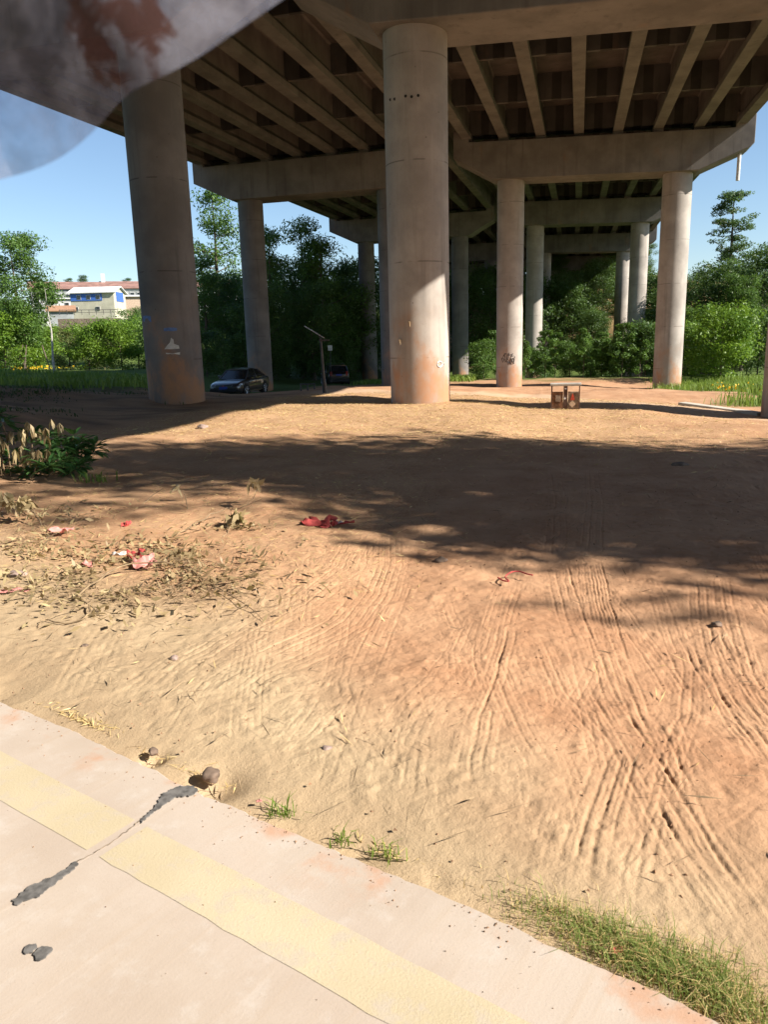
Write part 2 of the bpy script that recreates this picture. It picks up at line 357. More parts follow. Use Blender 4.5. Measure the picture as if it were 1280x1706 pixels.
t = NT('dirt'); p = t.pos()
n1 = t.noise(p, 1.3, 6, .6); n2 = t.noise(p, 14, 5, .65); n3 = t.noise(p, 90, 4, .7); n4 = t.noise(p, .35, 4)
red = t.mix(t.ramp(n1, .3, .7), (.37,.20,.112), (.475,.285,.17))
red = t.mix(t.ramp(n2, .42, .66, 0, .4), red, (.46,.27,.16)); red = t.mix(t.ramp(n4, .5, .7, 0, .35), red, (.26,.125,.068))
tan = t.mix(t.ramp(n1, .3, .7), (.365,.262,.162), (.455,.34,.215)); tan = t.mix(t.ramp(n2, .5, .75, 0, .4), tan, (.29,.22,.14))
c = t.mix(t.att('tan'), red, tan)
st = t.noise(t.mapv(p, (14,34,20), rot=(0,0,.3)), 1., 5, .75, .8); st2 = t.noise(t.mapv(p, (30,11,20), rot=(0,0,-.25)), 1., 5, .75, 1.)
sm = t.math('MAXIMUM', t.ramp(st, .47, .62), t.ramp(st2, .50, .64))
c = t.mix(t.math('MULTIPLY', sm, t.math('MULTIPLY', t.att('straw'), .7)), c, t.mix(n3, (.50,.34,.17), (.62,.47,.27)))
c = t.mix(t.math('MULTIPLY', t.ramp(st, .40, .28), t.math('MULTIPLY', t.att('straw'), .6)), c, (.20,.11,.06))
c = t.mix(t.math('MULTIPLY', t.att('path'), .8), c, t.mix(n1, (.46,.31,.20), (.54,.39,.27)))
c = t.mix(t.att('soil_shade'), c, t.mix(n2, (.10,.065,.042), (.19,.12,.075)))
c = t.mix(t.att('grassy'), c, t.mix(t.ramp(n2, .35, .65), (.05,.085,.02), (.12,.16,.04)))
c = t.mix(t.ramp(n3, .62, .8, 0, .45), c, (.14,.085,.05)); c = t.mix(t.ramp(n3, .36, .22, 0, .3), c, (.56,.42,.29))
hb = t.math('ADD', t.math('MULTIPLY', n3, .55), t.math('ADD', n2, t.math('MULTIPLY', sm, t.math('MULTIPLY', t.att('straw'), .8))))
t.bsdf(c, .95, t.bump(hb, .55, .014), 0, .12); M['dirt'] = t.m
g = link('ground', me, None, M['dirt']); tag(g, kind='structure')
# ================================================================ ROAD SLAB
def rd(a, n, z=0.): 
    p = RE0+RD*a+RN*n; return (p[0], p[1], z)
t = NT('road_concrete'); p = t.pos(); ang = math.atan2(RD[1], RD[0])
pr = t.mapv(p, rot=(0,0,-ang)) 
n1 = t.noise(p, 1.1, 6, .6); n2 = t.noise(p, 7, 6, .7); n3 = t.noise(p, 130, 3, .7); sw = t.noise(t.mapv(pr, (26,1.6,1)), 1., 4, .6)
c = t.mix(t.ramp(n1, .3, .7), (.405,.33,.27), (.49,.42,.36)); c = t.mix(t.ramp(n2, .5, .72, 0, .5), c, (.51,.465,.425))
c = t.mix(t.ramp(n1, .52, .72, 0, .55), c, (.41,.30,.22)); c = t.mix(t.ramp(n3, .58, .74, 0, .5), c, (.32,.27,.22)); c = t.mix(t.ramp(sw, .52, .72, 0, .34), c, (.42,.33,.25))
# red soil smudges by the edge
es = t.noise(p, 3.4, 5, .6); dd = t.n('ShaderNodeVectorMath', operation='DOT_PRODUCT'); sub = t.n('ShaderNodeVectorMath', operation='SUBTRACT'); t.lk(p, sub.inputs[0]); sub.inputs[1].default_value = (RE0[0], RE0[1], 0)
t.lk(sub.outputs[0], dd.inputs[0]); dd.inputs[1].default_value = (RN[0], RN[1], 0); dn = dd.outputs['Value']
c = t.mix(t.math('MULTIPLY', t.ramp(es, .52, .66, 0, .6), t.ramp(dn, -.24, -.04)), c, (.46,.23,.125))
t.bsdf(c, .85, t.bump(t.math('ADD', t.math('MULTIPLY', n3, .8), t.math('MULTIPLY', sw, .9)), .22, .004), 0, .25); M['road'] = t.m
t = NT('road_paint'); p = t.pos(); n2 = t.noise(p, 9, 6, .7); n3 = t.noise(p, 120, 3, .7); n1 = t.noise(p, 1.5, 4)
c = t.mix(t.ramp(n1, .3, .7), (.45,.375,.25), (.51,.435,.305)); c = t.mix(t.ramp(n2, .48, .66, 0, .8), c, (.45,.385,.315)); c = t.mix(t.ramp(n3, .6, .75, 0, .5), c, (.36,.28,.19))
t.bsdf(c, .8, t.bump(n3, .3, .005), 0, .3); M['paint'] = t.m
def slab(name, a0, a1, jag=True):
    b = MB(); n = 900; top = []; 
    edge = [(a0+(a1-a0)*i/n) for i in range(n+1)]
    off = [(.010*math.sin(a*3.1)+.008*float(vn(np.array(a*9.), np.array(.5), 3))+.006*float(vn(np.array(a*37.), np.array(.5), 4))-.018*max(0, float(vn(np.array(a*6.3), np.array(.2), 14))-.45)) for a in edge]
    rings = []
    for a, o in zip(edge, off):
        rings.append([rd(a, o-.012, 0.), rd(a, o, -.012), rd(a, o+.004, -.22), rd(a, -9, -.22), rd(a, -9, 0.)])
    b.loft(rings); o_ = b.build(name, M['road']); return tag(o_, kind='structure')
# joint between slabs: crack from (330,1315) down-left
JA = float(np.dot(ongr(335,1316)[:2]-RE0, RD))
slab('road', -14, JA-.0006); slab('road', JA+.0006, 10)
W0, W1 = -.262, -.452
def strip(name, a0, a1, mat, z, lab=None):
    b = MB(); n = 120; L = []; 
    for i in range(n+1):
        a = a0+(a1-a0)*i/n; j = .003*float(vn(np.array(a*30.), np.array(1.), 8)); L.append((rd(a, W0+j, z), rd(a, W1+j*.7+.002*math.sin(a*50), z)))
    vs = [v for l in L for v in l]; b.add(vs, [(2*i, 2*i+1, 2*i+3, 2*i+2) for i in range(n)]); o = b.build(name, mat); return tag(o, kind='structure')
strip('road_marking', -14, JA-.035, M['paint'], .0014); strip('road_marking', JA+.03, 10, M['paint'], .0014)
# tar smears and patches lying on the slab
M['tar'] = simple('tar', (.14,.132,.125), .7, var=.45, scale=30)
M['crackdust'] = simple('crack_dust', (.26,.20,.14), .9, var=.5, scale=40)
def flat_blob(name, pts_px, z, mat, label=None):
    b = MB(); P = []
    for q in pts_px:
        r = ray(*q); tt = (z-EYE[2])/r[2]; P.append(EYE+r*tt)
    # refine outline with a ragged edge
    Q = []
    for i in range(len(P)):
        a, c_ = P[i], P[(i+1) % len(P)]; L = np.linalg.norm(c_-a); m = max(1, int(L/.007))
        nrm = np.array([-(c_-a)[1], (c_-a)[0], 0])/(L+1e-9)
        for k in range(m): Q.append(a+(c_-a)*k/m+nrm*random.uniform(-.006, .006)*(k > 0))
    top = [tuple(v) for v in Q]; bot = [(v[0], v[1], z-.003) for v in Q]
    n = len(Q); b.add(top+bot, [tuple(range(n))]+[(i, (i+1) % n, n+(i+1) % n, n+i) for i in range(n)]); o = b.build(name, mat); return o
tag(flat_blob('tar_patch', [(232,1366),(262,1338),(272,1320),(300,1308),(322,1308),(330,1316),(318,1324),(290,1328),(272,1340),(250,1356),(236,1370)], .006, M['tar']), 'dark grey tar patch on the slab joint at the dirt edge', 'tar patch')
tag(flat_blob('tar_patch', [(20,1500),(45,1478),(80,1462),(106,1448),(126,1434),(131,1438),(118,1450),(92,1472),(66,1492),(24,1506)], .006, M['tar']), 'long double-streaked tar smear along the slab crack left of the yellow line', 'tar patch')
def crack(pts, w, label):
    b = MB(); Q = []
    for q in pts:
        r = ray(*q); Q.append(EYE+r*((.004-EYE[2])/r[2]))
    D = []
    for a, c_ in zip(Q[:-1], Q[1:]):
        m = max(2, int(np.linalg.norm(c_-a)/.009))
        for k in range(m): D.append(a+(c_-a)*k/m+np.array([random.gauss(0, .0022), random.gauss(0, .0022), 0]))
    D.append(Q[-1]); vs = []
    for i_, p_ in enumerate(D):
        d = D[min(i_+1, len(D)-1)]-D[max(i_-1, 0)]; d /= np.linalg.norm(d); n_ = np.array([-d[1], d[0], 0])*w*random.uniform(.25, 1); vs += [p_+n_, p_-n_]
    b.add(vs, [(2*k, 2*k+1, 2*k+3, 2*k+2) for k in range(len(D)-1)]); return tag(b.build('crack', M['crackdust']), label, 'crack')
crack([(126,1436),(160,1418),(196,1396),(234,1366),(262,1340)], .0028, 'thin jagged crack crossing the yellow line between two tar patches')
tag(flat_blob('mud_spot', [(40,1580),(48,1572),(60,1571),(62,1578),(54,1586),(42,1588)], .006, M['tar']), 'small dark oval spot on the pale road slab, left one of two', 'stain')
tag(flat_blob('mud_spot', [(58,1585),(70,1575),(86,1577),(87,1583),(78,1590),(66,1599),(59,1594)], .006, M['tar']), 'ragged dark spot on the pale road slab, right one of two', 'stain')
# ================================================================ VIADUCTS
SX = 1/1.0
VD = {
 'r': dict(xl=-3.339, xr=4.2405, c=-.0347, sk=-.0166, el=2.68, er=3.0,
      Y=[16.664-43.4, 16.664-21.7, 16.664, 39.615, 62.03, 82.2, 103.5, 125], Z=[4.7,5.4,6.019,7.47,8.384,8.47,8.5,8.5], H=[2.3,2.3,2.3,1.68,1.68,1.68,1.68,1.68], dx=[0,0,0,.015,.011,-.10,-.1,-.1]),
 'l': dict(xl=-16.731, xr=-9.2346, c=.001, sk=-.0075, el=2.75, er=2.65,
      Y=[16.62-43.4, 16.62-21.7, 16.624, 39.19, 61.23, 82.5, 104, 125.5], Z=[4.9,5.6,6.407,7.39,7.81,8.05,8.15,8.2], H=[1.95,1.95,1.9,1.68,1.68,1.68,1.68,1.68], dx=[0,0,0,.011,.248,.3,.3,.3]),
}
R_P = .65*K
CWH = .80*K
def pillar_mesh(h):
    b = MB(); n = 48; rings = []
    zs = [-1.5]+list(np.linspace(0, h, 12))
    for z in zs: rings.append([(R_P*math.cos(2*PI*k/n), R_P*math.sin(2*PI*k/n), z) for k in range(n)])
    b.loft(rings); return b
VI = {}
def viaduct(key, label):
    v = VD[key]; T = thing('viaduct', label, 'bridge', (v['xl']*K, v['Y'][2]*K, 0)); T0 = Vector(T.location); caps = []; v['Z'] = [z+EYE[2]/K for z in v['Z']]; parts = {}
    def put(o, loc): o.location = Vector(loc)-T0; return o
    for i, (Y, Z, H) in enumerate(zip(v['Y'], v['Z'], v['H'])):
        xl, xr = v['xl']+v['dx'][i], v['xr']+v['dx'][i]
        # cap profile (local: x across, z up, origin at cap bottom over the left pillar)
        w = xr-xl; c = v['c']; x0, x1 = -v['el'], w+v['er']; a0, a1 = -.75, w+.78
        prof = [(x0,1.0),(a0,0.),(a1,0.),(x1-.18,.86 if i != 2 else .45),(x1,1.02 if i != 2 else .6),(x1,H+.62),(x1-.75,H+.62),(x1-.8,H),(x0+.75,H),(x0+.7,H+.5),(x0,H+.5)]
        if key == 'l': prof = [(x0,.92),(a0,0.),(a1,0.),(x1,1.0),(x1,H+.35),(x1-.5,H+.35),(x1-.55,H),(x0+.6,H),(x0+.55,H+.45),(x0,H+.45)]
        b = MB(); yy = (-CWH, CWH); rings = [[(px*K, y+v['sk']*px*K, (pz+c*px)*K) for px, pz in prof] for y in yy]
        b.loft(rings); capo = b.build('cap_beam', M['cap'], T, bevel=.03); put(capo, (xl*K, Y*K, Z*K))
        caps.append((xl, Y, Z, H)); parts[('cap', i)] = capo
        for w_, xx in (('l', 0), ('r', w)):
            X, YY = (xl+xx)*K, (Y+v['sk']*xx)*K; gb = g1(X, YY-R_P); top = (Z+c*xx)*K
            po = pillar_mesh(top-gb+.02).build('pillar', M['pillar' if key == 'r' else 'pillar_shaded'], T, smooth=True); put(po, (X, YY, gb)); parts[('p', i, w_)] = po
        for gi in range(8):
            gx = (-2.04+1.7235*gi) if key == 'r' else (-2.25+1.7235*gi)
            for sgn in (-1, 1):
                bb = MB(); bb.box((0, 0, 0), (.46*K, .42*K, .2)); bo = bb.build('bearing', M['cap'] if gi % 3 else M['diaph'], capo)
                bo.location = (gx*K, v['sk']*gx*K+sgn*.42*K, (H+c*gx)*K+.10)
    for i in range(len(caps)-1):
        (xa, Ya, Za, Ha), (xb, Yb, Zb, Hb) = caps[i], caps[i+1]; c = v['c']
        A = lambda gx: Vector(((xa+gx)*K, (Ya+v['sk']*gx)*K+.06, (Za+Ha+c*gx)*K+.2)); B = lambda gx: Vector(((xb+gx)*K, (Yb+v['sk']*gx)*K-.06, (Zb+Hb+c*gx)*K+.2))
        gxs = [(-2.04 if key == 'r' else -2.25)+1.7235*g_ for g_ in range(8)]
        for gx in gxs:
            a, b_ = A(gx), B(gx); b = MB()
            prof = [(-.27,0),(.27,0),(.27,.28),(.11,.52),(.11,1.5),(.20,1.62),(-.20,1.62),(-.11,1.5),(-.11,.52),(-.27,.28)]
            b.loft([[(q.x+x, q.y, q.z+z) for x, z in prof] for q in (a-(a+b_)/2, b_-(a+b_)/2)])
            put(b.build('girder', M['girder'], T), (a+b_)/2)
        for f in (.018, .25, .5, .75, .982):
            for gi in range(7):
                pass
            b = MB()
            for gi in range(7):
                p0 = A(gxs[gi]).lerp(B(gxs[gi]), f); p1 = A(gxs[gi+1]).lerp(B(gxs[gi+1]), f)
                lo = .34 if 0.1 < f < .9 else .25
                q0, q1 = p0+Vector((.112,0,0)), p1-Vector((.112,0,0)); th = .1
                for s0, s1, mi, tt in ((0,.37,0,th),(.37,.61,1,th-.016),(.61,1,0,th)):
                    u0, u1 = q0.lerp(q1, s0), q0.lerp(q1, s1); e = .0015 if mi else 0
                    vs = [(u.x, u.y+dy, u.z+z) for dy in (-tt, tt) for u in (u0, u1) for z in (lo+(.02 if mi else 0), 1.60)]
                    b.add(vs, [(0,1,3,2),(4,6,7,5),(0,4,5,1),(2,3,7,6),(1,5,7,3),(0,2,6,4)], mi)
            org = A(0).lerp(B(0), f); b.v = [(x-org.x, y-org.y, z-org.z) for x, y, z in b.v]
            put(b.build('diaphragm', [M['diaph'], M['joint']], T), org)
        # deck slab with wings and parapets
        gl, gr = gxs[0]-.95, gxs[-1]+.95
        b = MB(); rings = []
        for P in (A, B):
            l, r = P(gl), P(gr); rings.append([l+Vector((0,0,1.66)), P(gxs[0]-.2)+Vector((0,0,1.58)), P(gxs[-1]+.2)+Vector((0,0,1.58)), r+Vector((0,0,1.66)), r+Vector((0,0,1.86)), l+Vector((0,0,1.86))])
        org = A(0); rings = [[q-org for q in r] for r in rings]; ext = [Vector((0,-.1,0)), Vector((0,.1,0))]
        rings = [[q+ext[k]*.5 for q in r] for k, r in enumerate(rings)]
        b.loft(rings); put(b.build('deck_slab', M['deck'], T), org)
        for gx in (gl, gr):
            b = MB(); rr = []
            for k, P in enumerate((A, B)):
                q = P(gx)-org+Vector((.22 if gx == gl else -.22, 0, 1.862))+ext[k]*.5; rr.append([q+Vector((x, 0, z)) for x, z in ((-.2,0),(.2,0),(.12,.95),(-.12,.95))])
            b.loft(rr); put(b.build('parapet', M['cap'], T), org)
    VI[key] = (T, parts); return T
viaduct('r', 'right-hand concrete viaduct whose central pillar stands nearest, with an orange-stained base'); viaduct('l', 'left-hand concrete viaduct running beside the other one over the parked cars')
Tr, Pr = VI['r']; Tl, Pl = VI['l']
Pr[('p',2,'l')]['label'] = 'big central pillar with white ring mark and orange mud stain'
Pl[('p',2,'r')]['label'] = 'shaded pillar with torn posters on it'
Pr[('p',3,'l')]['label'] = 'pillar with black scrawled graffiti'
# pipe under the cap end
b = MB(); b.tube([(0,0,.3),(0,0,-1.15)], .10, 14); po = b.build('drain_pipe', M['pvc'], Pr[('cap',3)], smooth=True); v = VD['r']; po.location = ((7.58+2.55)*K, -.2, (.55+v['c']*10)*K)
# graffiti: strokes wrapped round the pillar
def on_pillar(po, px, py, lift=.006):
    """point on the pillar's skin seen at a surveyed bearing"""
    c0 = np.array(po.matrix_world.translation[:] if False else (Vector(po.location)+Vector(po.parent.location))[:]); r = ray(px, py); o = EYE[:2]-c0[:2]; d = r[:2]; R = R_P+lift
    a = d@d; bq = 2*(o@d); cq = o@o-R*R; D = max(bq*bq-4*a*cq, 0); tt = (-bq-math.sqrt(D))/(2*a); P = EYE+r*tt
    return Vector(P-c0)
M['ink'] = simple('black_spray', (.03,.028,.03), .6)
def strokes(po, lines, rad, name, mat):
    b = MB()
    for L in lines: 
        pts = [on_pillar(po, *q) for q in L]; b.tube([tuple(p) for p in pts], rad, 5)
    return b.build(name, mat, po, smooth=True)
gp = Pr[('p',3,'l')]
strokes(gp, [[(842,589),(839,592),(842,595),(840,599),(837,597),(840,593),(844,589)],[(846,589),(844,599)],[(849,588),(847,599)],[(846,592),(853,591)],[(855,589),(852,594),(850,599),(854,598)],[(852,594),(856,593)],
 [(836,597),(838,604),(841,599),(842,604),(845,598)],[(847,598),(844,603),(847,605),(849,600)],[(849,605),(852,597),(853,604)],[(855,597),(852,606)],[(855,597),(858,600),(854,602),(857,606)],
 [(846,602),(849,605),(846,607)],[(851,600),(850,607)],[(853,603),(852,607),(856,606),(857,602)],[(858,594),(856,606)]], .018, 'graffiti', M['ink'])
M['white'] = simple('white_paint', (.8,.8,.8), .6); M['wood'] = simple('brown_wood_slats', (.23,.115,.06), .8, var=.5, scale=14)
cp = Pr[('p',2,'l')]
ring = [(733+4*math.cos(a), 607+4.5*math.sin(a)) for a in np.linspace(0.4, 2*PI+.4, 16)]
strokes(cp, [ring], .016, 'ring_mark', M['white']); strokes(cp, [[(741,603),(739.5,605),(740.5,608)]], .010, 'chalk_mark', M['white'])
for q in ((682,537),(666,567)):
    b = MB(); p = on_pillar(cp, *q, lift=.0); b.tube([tuple(p), tuple(p+Vector((.03,-.10,-.01)))], .03, 8); b.tube([tuple(p+Vector((.03,-.10,-.01))), tuple(p+Vector((.04,-.11,-.12)))], .014, 8); b.build('hook', M['twig'], cp, smooth=True)
for q in ((651,167),(658,166),(676,161),(686,162),(697,160)):
    b = MB(); p = on_pillar(cp, *q, lift=-.01); b.tube([tuple(p), tuple(p+Vector((.004,-.022,0)))], .035, 8); b.build('form_hole', M['rubber'], cp)
# torn posters on the left pillar
lp = Pl[('p',2,'r')]; M['paper'] = simple('torn_paper', (.62,.62,.60), .85, var=.2); M['bluepaper'] = simple('blue_paper', (.12,.20,.42), .7)
def sheet(po, poly, mat, name):
    b = MB(); pts = [on_pillar(po, *q, lift=.008) for q in poly]; ptb = [on_pillar(po, *q, lift=-.01) for q in poly]; n = len(pts)
    b.add(pts+ptb, [tuple(range(n))]+[(i, (i+1) % n, n+(i+1) % n, n+i) for i in range(n)]); return b.build(name, mat, po)
sheet(lp, [(273,547),(281,546),(289,546),(295,547),(295,551),(288,552),(280,552),(273,552)], M['bluepaper'], 'poster_scrap')
sheet(lp, [(274,582),(279,575),(283,571),(285,563),(289,566),(290,573),(298,576),(299,581),(288,582)], M['paper'], 'poster_scrap')
sheet(lp, [(238,527),(243,526),(251,527),(252,537),(244,537),(239,536)], M['bluepaper'], 'poster_scrap')
sheet(lp, [(276,588),(288,589),(300,587),(300,591),(288,591),(277,590)], M['paper'], 'poster_scrap')
# ================================================================ VEGETATION
def leaf_cloud(centres, radii, n, size, flat=.75, seed=0, droop=0, shell=.55):
    """leaf-sized rhombs spread through several clumps"""
    r = np.random.default_rng(seed); w = np.array([q**2 for q in radii]); w = w/w.sum(); ci = r.choice(len(centres), n, p=w)
    d = r.normal(size=(n, 3)); d /= np.linalg.norm(d, axis=1)[:, None]; rr = (shell+(1-shell)*r.random(n))**.7*np.array(radii)[ci]*(.75+.5*r.random(n))
    P = np.array(centres)[ci]+d*rr[:, None]*np.array([1, 1, flat])
    nr = d*.6+r.normal(size=(n, 3))*.6+np.array([0, 0, .5]); nr /= np.linalg.norm(nr, axis=1)[:, None]
    a = np.cross(nr, r.normal(size=(n, 3))); a /= np.linalg.norm(a, axis=1)[:, None]; a[:, 2] -= droop; bq = np.cross(nr, a)
    s = size*(.6+.8*r.random(n)); L = a*s[:, None]; W = bq*s[:, None]*.42
    V = np.stack([P-L*.5, P+W*.5-L*.05, P+L*.5, P-W*.5-L*.05], 1); return V, np.clip(r.random(n)*.7+.3*r.random(len(centres))[ci], 0, 1)
def make_tree(h, cr, kind='round', seed=1, leaves=5000, lsize=.22, lm='leaf_mid', trunk_r=None, base=.3, bark='bark', nl=None):
    """returns (trunk mesh builder, leaf verts, tint)"""
    r = random.Random(seed); b = MB(); tr = trunk_r or h*.016
    pts = [(0,0,-.4)]; x = y = 0
    for k in range(1, 7):
        x += r.uniform(-.03, .03)*h*.35; y += r.uniform(-.03, .03)*h*.35; pts.append((x, y, h*.93*k/6))
    b.tube(pts, [tr*(1.25-.19*k) for k in range(7)], 8); cen, rad = [], []
    nl = nl or int(14+cr*5)
    for k in range(nl):
        f = base+(1-base)*((k+r.random())/nl); z = h*f; i = min(5, int(f*6*.999)); u = f*6/.93-i; u = min(max(u, 0), 1)
        o = np.array(pts[min(i, 6)])*(1-u)+np.array(pts[min(i+1, 6)])*u
        if kind == 'conifer': ext = cr*(1.05-f)/(1.05-base)*r.uniform(.55, 1.1); rise = r.uniform(-.05, .2)
        elif kind == 'airy': ext = cr*(1.12-((f-base)/(1-base))*.85)*r.uniform(.25, 1.15); rise = r.uniform(.0, .35)
        elif kind == 'tall': ext = cr*math.sin(PI*min(1, .15+.85*(f-base)/(1-base)))**.6*r.uniform(.35, 1.1); rise = r.uniform(.1, .5)
        else: ext = cr*math.sqrt(max(.05, 1-((f-base)/(1-base)*1.35-.55)**2))*r.uniform(.35, 1.05); rise = r.uniform(.1, .6)
        az = r.uniform(0, 2*PI) if kind != 'conifer' else k*2.4; e = o+np.array([math.cos(az)*ext, math.sin(az)*ext, ext*rise]); e[2] = min(e[2], h*1.0); m = (o+e)/2+np.array([0,0,-.05*ext])
        b.tube([o, m, e], [tr*.45*(1.1-f), tr*.3*(1.1-f), tr*.08], 5)
        ln = 3 if ext > .8 else 2
        for q in range(ln):
            tq = .45+.55*(q+1)/ln; c_ = o+(e-o)*tq+np.array([r.uniform(-.3,.3)*cr*.35, r.uniform(-.3,.3)*cr*.35, r.uniform(-.15,.25)*cr*.3]); cen.append(c_); rad.append(cr*r.uniform(.22, .42) if kind not in ('conifer', 'airy') else cr*r.uniform(.11, .25))
    V, tn = leaf_cloud(cen, rad, leaves, lsize, .7 if kind not in ('conifer', 'airy') else .45, seed)
    return b, V, tn
TREES = {}
def tree_proto(key, name, lm, bark='bark', **kw):
    TREES[key] = (kw, lm, bark, name)
_cache = {}
def plant(key, x, y, label, cat='tree', rz=None, sc=1., group=None, z=None, cname='crown'):
    kw, lm, bark, name = TREES[key]
    if key not in _cache:
        b, V, tn = make_tree(**kw); tmp = b.build('trunk', M[bark]); tm = tmp.data; bpy.data.objects.remove(tmp); lmsh = quads_mesh('crown', V, tn); lmsh.materials.append(M[lm]); _cache[key] = (tm, lmsh)
    tm, lmsh = _cache[key]; T = thing(name, label, cat, (x, y, (g1(x, y) if z is None else z)), random.uniform(0, 6) if rz is None else rz, group); T.scale = (sc,)*3 if not isinstance(sc, tuple) else sc
    link('trunk' if cat == 'tree' else 'stem', tm, T); link(cname, lmsh, T); return T
tree_proto('broad', 'broadleaf_tree', 'leaf_mid', h=8.6, cr=2.2, seed=3, leaves=18000, lsize=.17, base=.18, nl=40)
tree_proto('tall', 'tall_tree', 'leaf_mid', h=14.5, cr=3.0, kind='tall', seed=5, leaves=11000, lsize=.25, base=.12, nl=50)
tree_proto('tallb', 'tall_tree', 'leaf_mid', h=14.5, cr=2.3, kind='tall', seed=15, leaves=8500, lsize=.24, base=.15, nl=48)
tree_proto('dense', 'dense_tree', 'leaf_dark', h=12, cr=4.2, seed=8, leaves=14000, lsize=.32, base=.08, nl=44)
tree_proto('shade', 'dense_tree', 'leaf_dark', h=12, cr=3.2, seed=18, leaves=7600, lsize=.27, base=.14, nl=40)
tree_proto('layer', 'layered_tree', 'leaf_blue', h=17, cr=3.0, kind='airy', seed=11, leaves=9000, lsize=.24, base=.46, nl=64)
tree_proto('bush', 'shrub', 'leaf_mid', h=3.6, cr=1.9, seed=21, leaves=6500, lsize=.17, base=.05, nl=26, trunk_r=.05)
tree_proto('bushb', 'shrub', 'leaf_bright', h=4.4, cr=2.5, seed=23, leaves=9500, lsize=.21, base=.05, nl=30, trunk_r=.06)
tree_proto('busho', 'shrub', 'leaf_olive', h=3.4, cr=1.5, kind='tall', seed=25, leaves=3500, lsize=.18, base=.05, nl=26, trunk_r=.05)
tree_proto('bushd', 'shrub', 'leaf_dark', h=4.2, cr=2.3, seed=27, leaves=7000, lsize=.22, base=.04, nl=30, trunk_r=.05)
tree_proto('sprig', 'young_shrub', 'leaf_mid', h=3.9, cr=.85, kind='tall', seed=29, leaves=3400, lsize=.17, base=.08, nl=22, trunk_r=.03)
tree_proto('thin', 'young_tree', 'leaf_mid', h=5.4, cr=.7, kind='tall', seed=36, leaves=900, lsize=.17, base=.72, nl=10, trunk_r=.065, bark='bark_pale')
def P(px, d, py=620): return plan(px, d, py)
# left of the left pillar
plant('broad', *P(42,70), 'leafy green tree standing alone at the far left beside the pale young tree', sc=1.40)
plant('broad', *P(-8,76), 'leafy tree at the left picture edge behind the staked tree', sc=1.15)
yt = plant('thin', *P(91,66), 'slim pale-trunked young tree with a small tuft on top', rz=.5, sc=1.45)
for px, d, k, s, lab in ((10,43,'bushb',.72,'bright green shrub under the leafy tree at the far left'),(62,47,'bushb',.62,'yellowish green shrub between the leafy tree and the pale young tree'),(118,52,'busho',.85,'olive stemmy shrub right of the pale young tree'),
  (150,50,'bushb',.66,'bright shrub in front of the blue-windowed house'),(175,54,'busho',.9,'tall stemmy olive shrub left of the posters pillar'),(205,50,'bushb',.7,'bright low shrub touching the posters pillar'),(232,55,'bush',1.0,'mid-green shrub half behind the posters pillar'),(190,64,'bush',.62,'mid-green shrub below the house on the slope'),(140,68,'bush',.5,'mid-green shrub on the slope below the brown shed'),(100,60,'bush',.6,'mid-green shrub behind the pale young tree'),(228,70,'bush',.8,'tall mid-green shrub on the slope beside the pillar'),(30,55,'bushd',1.1,'dark shrub behind the leafy tree at far left')):
    plant(k, *P(px, d*1.5+4), lab, 'shrub', sc=s*1.5, cname='foliage')
# between the left pillars
plant('tallb', *P(362,88), 'tall slender tree between the two left pillars, crown against the sky', sc=1.38, rz=1)
plant('tall', *P(345,70), 'dark tree behind the parked sedan, left of the slender tree', sc=.72)
plant('dense', *P(375,76), 'dense dark tree low behind the slender tree', sc=.72)
for px, d, s, k, lab in ((462,72,.93,'tall','tall dark tree right of the second left pillar'),(505,76,1.07,'tall','tallest dark tree between the two left pillar rows, twiggy top against the sky'),(548,74,.95,'tall','dark tree whose top ends below the third cap beam'),(480,80,.93,'dense','broad dark tree behind the solar lamp'),(560,84,.96,'dense','broad dark tree behind the parked black car'),(440,66,.62,'dense','leafy tree filling the gap behind the second left pillar'),(525,69,.66,'dense','leafy tree low behind the small bench'),(585,78,.8,'dense','leafy tree low left of the third left pillar'),(398,80,.7,'dense','leafy tree behind the roof of the parked sedan'),(430,84,.85,'dense','broad dark tree hidden behind the second left pillar'),(600,92,1.0,'dense','broad dark tree behind the third left pillar'),(655,100,1.0,'dense','broad dark tree behind the central pillar'),(720,104,1.0,'dense','broad dark tree right of the central pillar under the deck'),(790,98,.95,'dense','dark tree in the black gap left of the graffiti pillar'),(815,88,.8,'dense','dark tree just left of the graffiti pillar under the deck'),(862,96,.9,'dense','dark tree behind the graffiti pillar'),(700,90,.9,'dense','dark tree hidden behind the central pillar'),(910,100,.85,'dense','dark tree deep under the deck behind the thin far pillars'),(950,98,.8,'dense','dark tree at the foot of the shaded slope')):
    plant(k, *P(px, d), lab, sc=s)
for px, d, s, lab in ((410,62,.8,'dark shrub right behind the parked sedan'),(455,66,.7,'dark shrub beside the base of the second left pillar'),(520,70,.8,'dark shrub behind the small bench'),(570,72,.9,'dark shrub behind the parked black car'),(345,60,.8,'dark shrub left of the parked sedan, behind the pillar')):
    plant('bushd', *P(px, d), lab, 'shrub', sc=s, cname='foliage')
